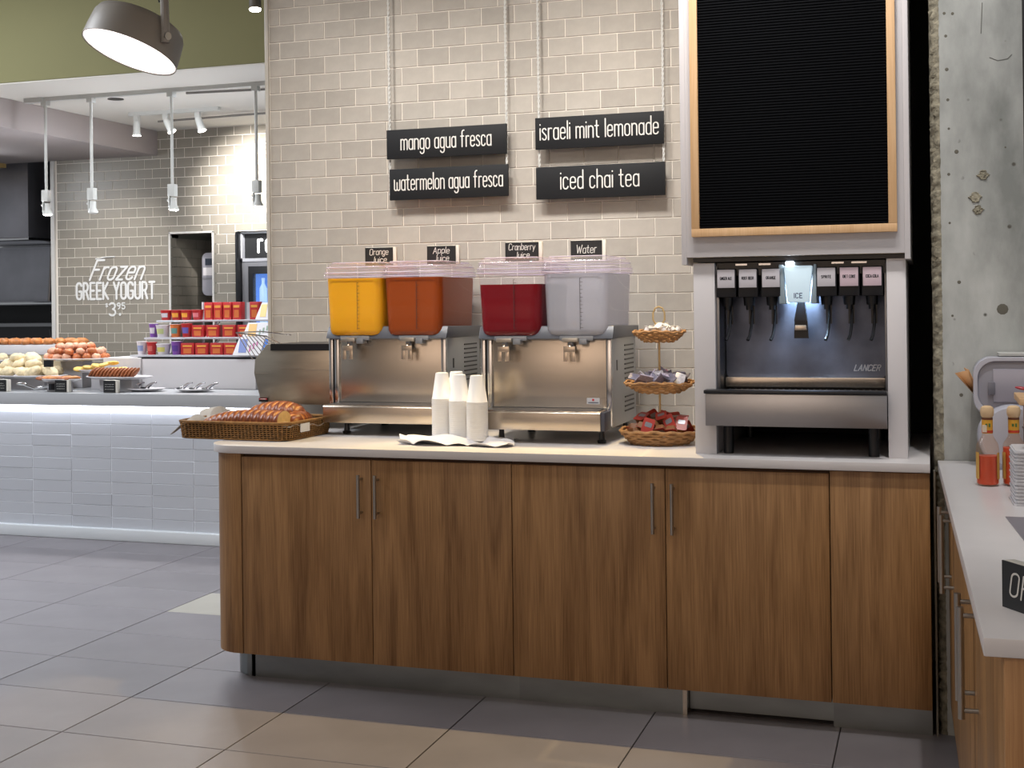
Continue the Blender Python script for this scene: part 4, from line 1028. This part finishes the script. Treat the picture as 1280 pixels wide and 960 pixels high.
# bun mound on the cake stand
plate('cake_stand', -5.44, 7.22, 1.087, .24, .16, 'white cake stand piled with small glazed buns beside the tiled wall', .085)
bm_ = [blob_mesh('bun', .030, .030, .024, M_bun, 1), blob_mesh('bun', .030, .030, .024, M_bun, 2), blob_mesh('bun', .031, .031, .024, M_bunp, 3)]
pts = []
for lay, (R_, n) in enumerate(((.205, 17), (.14, 12), (.185, 14), (.115, 9), (.12, 8), (.05, 4))):
    zz = 1.099+(0, 0, .036, .036, .068, .068)[lay]; fy = .60
    for k in range(n): a = 2*PI*k/n+lay*.4; pts.append((-5.44+R_*math.cos(a)+random.uniform(-.006, .006), 7.22+R_*fy*math.sin(a), zz+random.uniform(-.003, .004)))
scatter('bun', bm_, pts, 'small glazed bun in the mound on the white cake stand', 'bun', 'glazed buns on the cake stand')
# back tray of golden pastries
t = thing('pastry_tray', 'long white tray of golden pastries at the back left of the far counter', 'tray', (-5.95, 7.49, CT))
B(-.42, .40, -.07, .07, .208, .278).obj('tray', M_china, t, bevel=.006); B(-.3, .3, -.06, .06, 0, .208).obj('stand', mat('stand_cream', '#b9a888', .5), t)
scatter('golden_pastry', [blob_mesh('golden_pastry', .032, .052, .026, M_cro, 4)], [(-6.31+k*.047, 7.46+.04*(k % 2), 1.190) for k in range(16)], 'small golden pastry in the row on the long back tray', 'pastry', 'golden pastries on the back tray', .15)
# scones
plate('serving_plate', -5.66, 7.02, .985, .285, .15, 'grey-white plate piled with pale scones at the front left of the far counter', .16)
sm_ = [blob_mesh('scone', .062, .048, .034, M_scone, 5, .14), blob_mesh('scone', .055, .055, .036, M_scone, 6, .14)]
pts = [(-5.860, 6.970, 1.0), (-5.760, 6.950, 1.0), (-5.660, 6.950, 1.0), (-5.570, 6.960, 1.0), (-5.480, 6.990, 1.0), (-5.880, 7.070, 1.0), (-5.720, 7.070, 1.0), (-5.600, 7.070, 1.0), (-5.500, 7.070, 1.0),
       (-5.820, 7.020, 1.045), (-5.710, 7.010, 1.05), (-5.620, 7.020, 1.045), (-5.760, 7.040, 1.085), (-5.660, 7.050, 1.085)]
scatter('scone', sm_, pts, 'pale crumbly scone in the pile on the front left plate', 'scone', 'pale scones on the front left plate', .35)
sc_ = [o for o in bpy.data.objects if o.name.startswith('scone')]; sc_.sort(key=lambda o: (round(o.location.z, 2), o.location.y > 7.0, o.location.x))
for i_, o in enumerate(sc_):
    z_ = o.location.z
    o['label'] = ('pale scone at the very top of the pile on the front left plate' if z_ > 1.07 else 'pale scone in the middle layer of the pile on the front left plate' if z_ > 1.02
                  else 'pale scone in the front bottom row of the pile, front left plate' if o.location.y < 7.0 else 'pale scone in the back bottom row of the pile, front left plate')
# small dish behind scones
plate('small_plate', -6.06, 7.22, 1.075, .13, .10, 'small white plate of pale rolls at the left edge behind the scones', .07)
scatter('pale_roll', [blob_mesh('pale_roll', .05, .035, .028, M_scone, 9)], [(-6.10, 7.20, 1.09), (-6.02, 7.20, 1.09)], 'pale roll on the small plate at the left edge', 'roll', 'pale rolls on the small plate')
# yellow cookies
plate('narrow_plate', -5.14, 7.075, 1.018, .19, .07, 'narrow white plate of yellow cookies between the buns and the riser box', .06)
disc = lambda nm, m, s: blob_mesh(nm, .042, .042, .013, m, s, .06)
scatter('yellow_cookie', [disc('yellow_cookie', M_cy, 11)], [(-5.30+k*.034, 7.065+.02*(k % 2), 1.031+.0055*k*(k < 8)) for k in range(10)], 'yellow cookie overlapping others on the narrow white plate', 'cookie', 'yellow cookies on the narrow plate', .25)
# brown cookies on the oval platter
plate('oval_platter', -4.90, 6.93, .985, .235, .12, 'white oval platter with a leaning row of dark brown cookies', .12)
scatter('brown_cookie', [disc('brown_cookie', M_ck, 12)], [(-5.08+k*.026, 6.92, 1.022, (.2, -.85, .0)) for k in range(13)], 'dark brown cookie leaning in the row on the oval platter', 'cookie', 'brown cookies leaning on the oval platter')
plate('shallow_plate', -5.28, 6.84, .972, .155, .07, 'shallow white plate of flat brown cookies at the counter front', .08)
scatter('flat_cookie', [disc('flat_cookie', M_ck, 13), disc('flat_cookie', M_cro, 14)], [(-5.40+k*.033, 6.82+.015*(k % 3), .985+.003*(k % 2)) for k in range(8)], 'flat brown cookie on the shallow plate at the counter front', 'cookie', 'flat cookies on the shallow plate', .12)
B(-.06, .06, -.04, .04, 0, .075).obj('amber_box', mat('amber', '#6b4413', .4), loc=(-5.86, 6.9, CT), bevel=.003)
tag(bpy.data.objects['amber_box'], 'small amber box under the scone plate at the far left', 'box')
# little chalk price cards
def price_card(x, y, label, seed, wd=.085):
    tt = thing('price_card', label, 'sign', (x, y, CT))
    B(-wd/2, wd/2+.014, .003, .03, 0, .078).obj('block', M_cardw, tt, bevel=.001); B(-wd/2, wd/2, -.001, .003, .002, .076).obj('chalk_face', M_black, tt)
    r = random.Random(seed); mb = MB()
    for zz in (.052, .038, .022):
        x_ = -wd*.35
        while x_ < wd*.3:
            q = r.uniform(.004, .012); h = r.uniform(.003, .007)
            mb.box(x_, x_+q, -.0016, -.001, zz, zz+.0018); mb.box(x_, x_+.0016, -.0016, -.001, zz-h/2, zz+h/2); x_ += q+.004
    mb.obj('chalk_marks', M_chalk, tt)
price_card(-5.685, 6.775, 'small black chalk price card under the scone plate', 1)
price_card(-5.225, 6.775, 'small black chalk price card under the flat cookies', 2)
price_card(-4.865, 6.775, 'small black chalk price card under the oval platter', 3)
o = B(-.03, .03, 0, .02, 0, .045).obj('black_clip', M_blackp, loc=(-5.46, 6.95, 1.06)); tag(o, 'small black card tucked between the scones and the cake stand', 'card')
B(-.035, .035, 0, .01, 0, .0)
# tongs on saucers
M_tong = mat('tong_steel', (.5, .5, .53), .25, 1)
def tongs(x, y, label, label2, n=2):
    tt = plate('saucer', x, y, CT+.004, .13, .09, label2, lip=.012)
    e = thing('serving_tongs', label, 'tongs', (x, y, CT+.014))
    for k in range(n):
        MB().tube([(-.09+k*.09, -.02, .006), (-.05+k*.09, .0, .035), (-.02+k*.09, .01, .040)], .006, 6).tube([(-.085+k*.09, .015, .004), (-.05+k*.09, .02, .03), (-.02+k*.09, .01, .040)], .006, 6).obj('arm', M_tong, e)
        MB().ell((-.095+k*.09, -.02, .008), .022, .012, .006).obj('tip', M_blackp, e)
tongs(-4.72, 6.95, 'steel serving tongs on the left saucer of the far counter', 'white saucer right of the oval platter holding tongs', 2)
tongs(-4.37, 6.95, 'steel serving tongs on the right saucer of the far counter', 'white saucer nearest the toaster, on the far counter', 3)
t = thing('serving_tongs', 'steel tongs with a black end lying under the shallow plate', 'tongs', (-5.42, 6.80, CT))
MB().tube([(-.12, 0, .05), (-.02, 0, .02), (.10, -.01, .035)], .008, 8).ell((-.12, 0, .05), .04, .02, .01).obj('arm', M_chrome, t); B(.10, .122, -.02, .01, .012, .052).obj('grip', M_blackp, t)

# wall lettering
t = thing('wall_sign', 'white wall lettering reading Frozen Greek Yogurt $3.95 on the grey tiles', 'sign', (-6.46, FYW-.008, 1.30))
M_wl = mat('sign_white', '#dcdcda', .6)
o = text_mb('Frozen', .50, .165, .018, .14, .38).obj('script_lettering', M_wl, t); o.location = (.0, 0, .375)
MB().tube([(-.19, 0, .55), (-.08, 0, .565), (.0, 0, .565)], .006, 4).obj('script_flourish', M_wl, t)
o = text_mb('GREEK YOGURT', .76, .135, .020, .17).obj('capital_lettering', M_wl, t); o.location = (.0, 0, .215)
o = text_mb('3', .06, .105, .016, .17).obj('price_lettering', M_wl, t); o.location = (-.03, 0, .075)
o = text_mb('95', .075, .05, .010, .2).obj('price_lettering', M_wl, t); o.location = (.055, 0, .13)
o = text_mb('$', .022, .035, .006, .2).obj('price_lettering', M_wl, t); o.location = (-.085, 0, .145)
MB().lathe([(.012, 0), (.012, .002)], 12).xf(Matrix.Translation((.045, 0, .085))@Matrix.Rotation(PI/2, 4, 'X')).obj('price_dot', M_wl, t)

# towel dispenser in the niche
t = thing('towel_dispenser', 'grey-white paper towel dispenser inside the dark niche', 'towel dispenser', (-5.66, 9.32, 1.53))
MB().prism(rrect(-.115, .122, .0, .36, .05), 0, .22, 'y').obj('housing', mat('dispenser_shell', '#8e8d95', .35), t, bevel=.008)
B(-.08, .122, -.003, 0, .255, .31).obj('top_label', mat('label_navy', '#27303f', .5), t); B(-.10, .122, -.003, 0, .17, .235).obj('white_label', M_white, t)
B(-.11, .122, -.004, 0, .135, .155).obj('seam', mat('seam_grey', '#77777c', .4), t)
MB().prism([(-.03, -.09), (.122, -.09), (.122, 0), (.0, 0)], .05, .12, 'y').obj('paper_sheet', mat('kraft', '#b99a6c', .8), t)

# display cooler
t = thing('display_cooler', 'upright glass-door cooler with a black header behind the tiled wall end', 'cooler', (-5.31, FYW-.03, 0)); 
B(.0, .015, 0, .6, 0, 2.04).obj('left_reveal', M_blackp, t)
B(.622, .64, .0, .6, 0, 2.04).obj('right_panel', M_blackp, t)
B(.02, .62, .10, .14, 1.82, 2.03).obj('header', M_black, t)
B(.015, .62, .06, .6, 2.025, 2.04).box(.015, .035, .06, .10, 1.82, 2.03).obj('header_frame', M_shelf, t) if False else MB().box(.015, .62, .06, .6, 2.025, 2.04).box(.015, .03, .06, .12, 1.80, 2.03).box(.015, .62, .06, .12, 1.80, 1.825).obj('header_frame', M_shelf, t)
o = text_mb('re', .12, .155, .022, .22).obj('lettering', mat('lit_letter', '#ffffff', .5, emit=('#ffffff', .5)), t); o.location = (.215, .098, 1.875)
MB().box(.02, .075, .07, .12, .9, 1.80).box(.075, .62, .07, .12, 1.76, 1.80).box(.58, .62, .07, .12, .9, 1.76).obj('door_frame', mat('door_steel', '#8c8c90', .35, .4), t)
MB().box(.075, .115, .075, .12, .9, 1.76).box(.115, .62, .075, .12, 1.70, 1.76).obj('door_gasket', M_blackp, t)
B(.09, .098, .13, .55, .9, 1.72).obj('lit_liner', mat('cooler_liner_glow', '#5a80b8', .5, emit=('#4a7ac8', .9)), t)  # liner and back emit, the cooler's inner light put into their surfaces
B(.10, .62, .55, .58, .9, 1.72).obj('lit_back', mat('cooler_glow', '#2e4f86', .5, emit=('#3a64a8', .9)), t)
for z in (1.22, 1.46): B(.10, .62, .2, .5, z, z+.012).obj('shelf', mat('cooler_shelf_glow', '#cfe0f5', .3, emit=('#cfe0f5', .4)), t)  # slight shelf emission stands in for the cooler's light
B(.115, .62, .085, .09, .9, 1.70).obj('door_glass', clear('door_glass', None, .05, .03, (.6, .7, .9), (.95, .97, 1)), t)
btl = MB().lathe([(.028, 0), (.03, .01), (.03, .11), (.012, .15), (.012, .175), (.014, .176), (.014, .195)], 14).mesh('water_bottle', mat('bottle_glow', '#a9c8e4', .2, emit=('#bcd8f4', .7)))  # bottles emit too, light from inside the cooler put into their material
for z in (1.232, 1.472):
    for k in range(6):
        o = inst('water_bottle', btl, (-5.31+.16+k*.075, FYW+.13+.05*(k % 2), z)); tag(o, 'pale blue drink bottle on a lit cooler shelf', 'bottle', 'bottles in the display cooler')

# ------------------------------------------------------------------ kitchen beyond the far wall
t = thing('range_hood', 'stainless range hood hanging in the dark kitchen at the left edge', 'hood', (-8.4, 9.25, 2.04))
B(-.8, .95, 0, .7, .02, .82).obj('canopy', mat('hood_steel', (.42, .42, .46), .38, .9, noise=(2, .2)), t, bevel=.004)
B(-.8, .96, -.01, .7, 0, .022).obj('lower_rim', M_chrome, t, bevel=.003)
t = thing('steel_backsplash', 'curved stainless backsplash above the kitchen line', 'backsplash', (-8.3, 10.15, 1.46))
B(-1.2, 1.2, 0, .04, .03, .60).obj('sheet', mat('hood_steel', (.42, .42, .46), .38, .9, noise=(2, .2)), t)
MB().cyl((-1.2, -.02, .59), (1.2, -.02, .59), .03, 10).cyl((-1.2, -.12, .03), (1.2, -.12, .03), .02, 10).obj('rail', M_chrome, t)
MB().cyl((.38, -.03, .05), (.42, -.03, .56), .02, 8).obj('pipe', M_steel_d, t)
t = thing('kitchen_range', 'dark cooking range with pans below the stainless backsplash', 'range', (-8.2, 9.6, 0))
B(-.9, 1.12, 0, .5, 0, 1.28).obj('body', M_blackp, t); B(-.9, 1.12, -.02, .5, 1.28, 1.31).obj('top', M_steel_d, t)
MB().lathe([(.14, 0), (.16, .10), (.165, .102)], 20, (.75, .2, 1.31)).obj('pan', M_steel_d, t)
MB().tube([(.7, 0, 1.25), (.76, -.05, 1.15), (.85, -.05, 1.05)], .02, 8).tube([(.95, 0, 1.2), (.85, -.05, 1.05)], .015, 8).obj('hose', M_blackp, t)
o = B(-.25, .35, -.1, .1, 0, .035).obj('pale_valance', mat('valance', '#b59a62', .6), loc=(-7.9, 9.0, 2.655)); tag(o, 'tan panel tucked under the soffit at the left edge', 'panel')

# ------------------------------------------------------------------ ceiling fittings
M_fit = mat('white_fitting', '#c9cac6', .4)
t = thing('pendant_track', 'long white ceiling track holding the four rod pendants', 'track', (-5.0, 7.36, 2.895))
B(-.90, 1.9, -.018, .018, -.03, 0).obj('rail', M_fit, t); B(-.93, -.78, -.03, .03, -.035, 0).obj('end_feed', M_fit, t)
PX_ = [(-5.775, 'rod pendant spotlight nearest the dark kitchen', 1), (-5.405, 'rod pendant spotlight second from the dark kitchen', 0), (-4.775, 'rod pendant spotlight in front of the grey tiled wall niche', 1), (-4.145, 'rod pendant spotlight closest to the main tiled wall end', 1)]
for i, (x, lab, lit) in enumerate(PX_):
    t = thing('rod_pendant', lab, 'pendant light', (x, 7.36, 2.865), 0, 'rod pendants over the far counter')
    B(-.022, .022, -.022, .022, -.03, 0).obj('track_adapter', M_fit, t); MB().cyl((0, 0, -.61), (0, 0, -.03), .010, 12).obj('rod', M_fit, t)
    B(-.026, .026, -.022, .022, -.69, -.61).obj('socket_box', M_fit, t, bevel=.003)
    dx = -.008 if i != 1 else .012
    MB().box(-.028, -.018, -.01, .01, -.76, -.68).obj('bracket', M_fit, t)
    MB().cyl((-.040, 0, -.715), (-.018, 0, -.715), .008, 10).obj('knob', M_fit, t)
    MB().lathe([(.020, -.70), (.021, -.745), (.030, -.762), (.033, -.768), (.033, -.778)], 18, (.008, 0, 0)).obj('lamp_head', M_fit, t)
    MB().lathe([(.029, -.7785), (.029, -.7800), (.02, -.785), (.0, -.787)], 16, (.008, 0, 0)).obj('lens', M_bulb if lit else M_fit, t)
t = thing('spotlight_track', 'short white ceiling track with three spotlights near the far wall', 'track', (-5.3, 8.17, 2.895))
B(-.36, .40, -.018, .018, -.03, 0).obj('rail', M_fit, t)
for x, tl in ((-.30, 0), (-.05, .5), (.22, .35)):
    h = MB().lathe([(.022, 0), (.026, -.02), (.026, -.08), (.034, -.10), (.034, -.106)], 16)
    h.xf(Matrix.Translation((x, 0, -.07))@Matrix.Rotation(-tl, 4, 'Y')); hd = h.obj('spot_head', M_fit, t)
    MB().box(x-.02, x+.02, -.015, .015, -.07, -.03).obj('stem', M_fit, hd)
    MB().lathe([(.03, -.1065), (.03, -.108)], 14).xf(Matrix.Translation((x, 0, -.07))@Matrix.Rotation(-tl, 4, 'Y')).obj('lens', M_bulb, hd)
spot('far_wall_spot', (-4.72, 8.15, 2.80), (-5.12, 9.1, 2.42), 330, 54, .9, NEUT)
spot('far_sign_spot', (-6.2, 8.0, 2.6), (-6.45, 9.1, 1.55), 55, 75, .9, NEUT)
for x in (-5.3, -4.6): spot('pastry_spot', (x, 7.34, 2.07), (x, 7.0, .95), 30, 75, .7, NEUT)
for p0, p1, l in (((-4.75, 7.50, 2.88), (-3.9, 7.60, 2.88), 'thin sprinkler pipe on the ceiling just behind the pendant track'), ((-5.6, 8.45, 2.86), (-4.2, 8.35, 2.86), 'thin dark sprinkler pipe behind the short spotlight track')):
    o = MB().cyl((0, 0, 0), tuple(Vector(p1)-Vector(p0)), .008, 8).obj('sprinkler_pipe', mat('pipe_grey', '#77736e', .5), loc=p0); tag(o, l, 'pipe')
o = MB().lathe([(.055, 0), (.055, -.006), (.04, -.007)], 20).obj('ceiling_vent', M_blackp, loc=(-5.37, 7.59, 2.894)); tag(o, 'small round black vent in the far white ceiling', 'vent')

# ------------------------------------------------------------------ big drum lamp
lc = Vector((-3.60, 5.2, 2.650)); vd = (lc-Vector((0, 0, CAMH))).normalized(); vr = vd.cross(Vector((0, 0, 1))).normalized(); vu = vr.cross(vd)
ax = (vr*(-.345)+vu*(-.89)+vd*(-.30)).normalized()     # the way the opening faces
t = thing('drum_lamp', 'large taupe metal drum lamp tilted on a yoke under the upper ceiling', 'lamp', tuple(lc))
q = Vector((0, 0, -1)).rotation_difference(ax).to_matrix().to_4x4()
R_ = .228
MB().lathe([(R_, 0), (R_, .003), (R_*.985, .06), (R_*.955, .13), (R_*.90, .158), (R_*.78, .172), (R_*.2, .176)], 48, caps=(False, True)).xf(q).obj('shade', M_lampm, t, angle=50)
MB().lathe([(R_*.985, .003), (R_*.96, .06), (R_*.93, .125), (R_*.3, .14)], 48, caps=(False, True)).xf(q).obj('reflector', M_lampi, t, angle=50)
MB().lathe([(R_, -.001), (R_*.985, .004), (R_*.975, .004), (R_*.985, -.001)], 48, caps=(False, False)).xf(q).obj('rim', M_lampm, t)
MB().lathe([(.014, .11), (.016, .10), (.010, .095)], 16, (.05, 0, 0)).xf(q).obj('lamp_pin', M_handle, t)
piv = q@Vector((0, -1, .085)); 
sv = ax.cross(CF).normalized()
cand = [lc+(q@Vector((R_*1.0*math.cos(a), R_*1.0*math.sin(a), .075)))-lc for a in [k*PI/36 for k in range(72)]]
pt = min(cand, key=lambda p: (p.dot(CF))*1.0-(p.dot(CR))*1.3)      # the side of the drum nearest the viewer and to the right
nrm = Vector(pt)-ax*pt.dot(ax); nrm.normalize()
a0 = pt+nrm*.012
MB().tube([a0-Vector((0, 0, .03)), a0, a0+Vector((-.005, .0, .35)), (0, .05, 1.0), (0, .05, 1.34)], [.020, .021, .017, .016, .016], 10).obj('yoke_arm', M_lampm, t)
MB().cyl(tuple(pt-nrm*.005), tuple(pt+nrm*.035), .018, 14).obj('pivot_knob', M_handle, t)
MB().tube([a0+Vector((-.03, 0, .16)), a0+Vector((-.06, 0, .30)), (-.03, .05, 1.0), (-.02, .05, 1.34)], .004, 6).obj('cable', M_blackp, t)
t = thing('ceiling_spotlight', 'bright bare ceiling spotlight beside the top of the tiled wall', 'spotlight', (-3.545, 6.3, 3.09))
MB().lathe([(.030, .0), (.034, .01), (.034, .06), (.02, .075), (.01, .08)], 18).obj('head', mat('spot_shell', '#6b665c', .5), t)
MB().lathe([(.028, -.012), (.033, -.002), (.028, .004)], 16).obj('lens', mat('spot_glow', '#ffffff', .5, emit=('#fff8ee', 30)), t)
MB().cyl((0, 0, .07), (0, 0, .91), .010, 8).obj('stem', mat('spot_shell', '#6b665c', .5), t)

# ================================================================== right hand counter
rzr = .0252
t = thing('condiment_cabinet', 'oak cabinet under the right-hand white counter with nickel bar handles', 'cabinet', (.014, 4.425, 0), rzr)
LN = 2.29
B(.052, 1.2, -LN+.03, -.045, .10, .873).obj('body', M_oak2, t)
B(.11, 1.2, -LN+.06, -.02, 0, .10).obj('kickplate', M_kick, t)
ys = [-.004, -.42, -.66, -1.46, -1.62, -LN+.045]
ys = [-.004, -.30, -1.50, -1.82, -LN+.046]
doors = []
for a, b in zip(ys[:-1], ys[1:]):
    d = B(.031, .0505, b+.0015, a-.0015, .105, .871).obj('door', M_oak, t, bevel=.001); doors.append(d)
for d, y in ((doors[0], -.20), (doors[1], -.36), (doors[2], -1.56), (doors[1], -1.43)): bar_handle(d, .031, y, .548, .785, 'x', -1, .0075)
B(.031, .085, -LN+.012, -LN+.044, .02, .873).obj('end_post', M_oak2, t, bevel=.001)
B(.088, 1.2, -LN+.014, -LN+.03, .105, .871).obj('end_panel', M_oak, t, bevel=.001)
rt = MB().box(0, 1.2, -LN, 0, ZS, ZT).obj('worktop', M_quartz, loc=(.014, 4.428, 0), rot=(0, 0, rzr), bevel=.002)
tag(rt, 'white quartz worktop of the right-hand counter in front of the concrete pier', 'worktop')
# hot sauce
M_glassb = clear('bottle_glass', None, .05, .05, (.75, .45, .25), (1, .93, .86))
def sauce(x, y, fill, label, seal):
    tt = thing('hot_sauce_bottle', label, 'bottle', (x, y, ZT+.0005))
    f = [(.0255, .004), (.029, .008), (.029, fill*.5), (.029, fill)]
    MB().lathe(f, 24).obj('sauce', mat('hot_sauce_red', '#c2401f', .35, noise=(20, .1)), tt)
    g = MB().lathe([(.024, 0), (.0305, .004), (.031, .105), (.029, .118), (.0165, .138), (.0140, .148), (.0135, .190)], 24, caps=(True, False)).obj('glass', M_glassb, tt)
    MB().lathe([(.0148, .148), (.0150, .186), (.0150, .190)], 20, caps=(False, False)).obj('neck_label', mat('label_yellow', '#d9a032', .45), tt)
    MB().lathe([(.0153, .150), (.0153, .157)], 20, caps=(False, False)).obj('neck_stripe', mat('stripe_red', '#c23a22', .4), tt)
    MB().lathe([(.0154, .1865), (.0154, .192)], 20, caps=(False, False)).obj('seal_band', mat('seal_brown', '#6b3a1e', .5), tt)
    MB().box(-.006, .0, -.0158, -.0150, .168, .176).box(.003, .008, -.0158, -.0145, .167, .177).obj('label_mark', mat('mark_green', '#4c6b32', .5), tt)
    if seal: MB().box(-.014, -.002, -.0175, -.0125, .152, .172).obj('sticker', mat('sticker_cream', '#d8c8b4', .6), tt)
    for s_ in (-1, 1):
        a = []
        for zz in (.02, .095): a.append([(.0316*math.cos(q_), .0316*math.sin(q_), zz) for q_ in [math.radians((180 if s_ < 0 else -40)+7*i) for i in range(7)]])
        MB().add(a[0]+a[1], [(i, i+1, 8+i, 7+i) for i in range(6)]).obj('body_label', mat('label_tan', '#c79a4c', .5), tt)
    MB().lathe([(.013, .192), (.0168, .197), (.0185, .206), (.0185, .214), (.016, .222), (.009, .226)], 22).obj('wooden_cap', mat('pale_wood_cap', '#d3b48c', .55), tt)
sauce(.147, 3.87, .085, 'hot sauce bottle two thirds empty with a wooden cap, left of the pair', True)
sauce(.218, 3.885, .108, 'fuller hot sauce bottle with a wooden cap beside the ribbed stack', False)
# wall towel dispenser
M_shell = mat('grey_shell', '#8f8f99', .3); M_shell2 = mat('grey_shell_light', '#b5b5bf', .25)
t = thing('wall_towel_dispenser', 'large rounded grey paper towel dispenser on the concrete pier', 'towel dispenser', (.30, 4.43, 1.05))
MB().prism(rrect(-.175, .40, .02, .20, .055, 8), -.17, 0, 'y').obj('shell', M_shell, t, bevel=.018, seg=3)
fr_ = MB().rings([[(x, y, z) for x, z in rrect(-.178+i, .40-i, .018+i, .203-i, .055, 8)] for i, y in ((0, -.172), (.002, -.180), (.012, -.180), (.014, -.172))], False, False).obj('front_rim', M_shell2, t)
B(-.12, .36, -.176, -.1705, .062, .165).obj('window_panel', mat('smoky_panel', '#9a98a4', .25), t, bevel=.004)
B(-.135, -.115, -.183, -.176, .085, .125).obj('latch', mat('latch_grey', '#6e6e78', .3), t, bevel=.002)
B(-.10, .4, -.15, 0, .205, .212).obj('top_cover', mat('cover_white', '#b8b8b4', .4), t)
t = thing('roll_dispenser', 'round light grey tissue roll dispenser standing below the towel dispenser', 'dispenser', (.235, 4.27, ZT))
MB().lathe([(.055, -.05), (.085, -.045), (.098, -.02), (.10, .02), (.09, .045), (.05, .05)], 36).xf(Matrix.Translation((0, 0, .1015))@Matrix.Rotation(PI/2, 4, 'X')).obj('drum', M_shell2, t)
MB().lathe([(.099, -.012), (.103, -.008), (.103, .008), (.099, .012)], 36, caps=(False, False)).xf(Matrix.Translation((0, 0, .1015))@Matrix.Rotation(PI/2, 4, 'X')).obj('smoky_band', M_shell, t)
B(-.06, .06, -.045, .045, 0, .02).obj('foot', M_shell, t, bevel=.004)
# brown napkins sticking out
t = thing('brown_paper', 'folded brown paper towel poking up left of the grey dispenser', 'paper towel', (.115, 4.30, 1.145))
MB().add([(-.045, 0, .055), (-.005, -.01, .065), (.018, 0, .0), (.006, .015, -.005)], [(0, 1, 2, 3)]).add([(-.045, 0, .055), (-.028, -.02, .04), (.010, -.012, -.01), (.006, .015, -.005)], [(0, 1, 2, 3)]).add([(-.018, .01, .072), (-.004, -.012, .066), (.024, -.005, .0), (.018, .012, -.002)], [(0, 1, 2, 3)]).obj('fold', mat('kraft_brown', '#b98d62', .8), t)
for o in t.children: o.modifiers.new('thick', 'SOLIDIFY').thickness = .0015
# wooden caddy and spoon
t = thing('wooden_caddy', 'pale wood utensil caddy at the right edge of the right-hand counter', 'caddy', (.36, 4.05, ZT))
MB().prism([(-.10, 0), (.30, 0), (.30, .225), (-.10, .225)], -.12, .10, 'y').obj('body', wood('caddy_wood', '#6b4526', '#8f6238'), t, bevel=.002)
B(-.125, .32, -.15, .11, .226, .245).obj('lid_board', M_maple, t, bevel=.002)
t = thing('plastic_spoon', 'clear spoon with a red bowl lying above the wooden caddy', 'spoon', (.275, 3.94, 1.153))
MB().ell((-.030, 0, .024), .020, .010, .005, 14, 8, Matrix.Rotation(.15, 3, 'Y')).obj('bowl', mat('spoon_red', '#a83a44', .25), t)
MB().tube([(-.012, 0, .022), (.05, 0, .012), (.14, 0, .0035)], [.005, .0042, .0045], 8).obj('handle', mat('spoon_clear', '#d5d0d2', .2), t)
# ribbed stack of lids
lidm = MB().prism(rrect(0, .16, -.16, 0, .012, 3), 0, .0055).prism(rrect(.003, .157, -.157, -.003, .01, 3), .0055, .0088).mesh('ribbed_lid', mat('lid_white', '#cfcfd4', .35), .0006, 1)
for k in range(16):
    o = inst('ribbed_lid', lidm, (.192+(k % 2)*.0015, 3.66, ZT+k*.0089), rot=(0, 0, .02+(k % 3)*.006)); tag(o, 'topmost white container lid of the tall stack beside the hot sauce' if k == 15 else 'white container lid within the tall stack beside the hot sauce', 'lid', 'container lids stacked beside the hot sauce')
o = MB().lathe([(.05, 0), (.052, .05), (.056, .055)], 24).obj('black_cup', M_blackp, loc=(.275, 3.56, ZT+16*.0089)); tag(o, 'black cup on top of the stack of white lids', 'cup')
# inset bin
t = thing('inset_bin', 'flush grey metal bin rim set into the right-hand worktop', 'bin', (.30, 3.02, ZT))
MB().prism([(-.135, .30), (-.095, -.28), (.3, -.28), (.3, .30)][::-1], .0003, .0022).obj('rim', mat('bin_rim', '#8b8790', .35, .4), t)
# chalk sign
t = thing('counter_sign', 'black chalk sign with a white block back at the right picture edge', 'sign', (.113, 2.363, ZT+.0005), -.98)
B(0, .16, 0, .022, 0, .080).obj('block', M_cardw, t, bevel=.001); B(0, .16, -.003, 0, 0, .080).obj('chalk_face', M_black, t)
o = text_mb('OR', .05, .040, .0036, .2, .15, .04).obj('lettering', M_chalk, t); o.location = (.045, -.0036, .022)
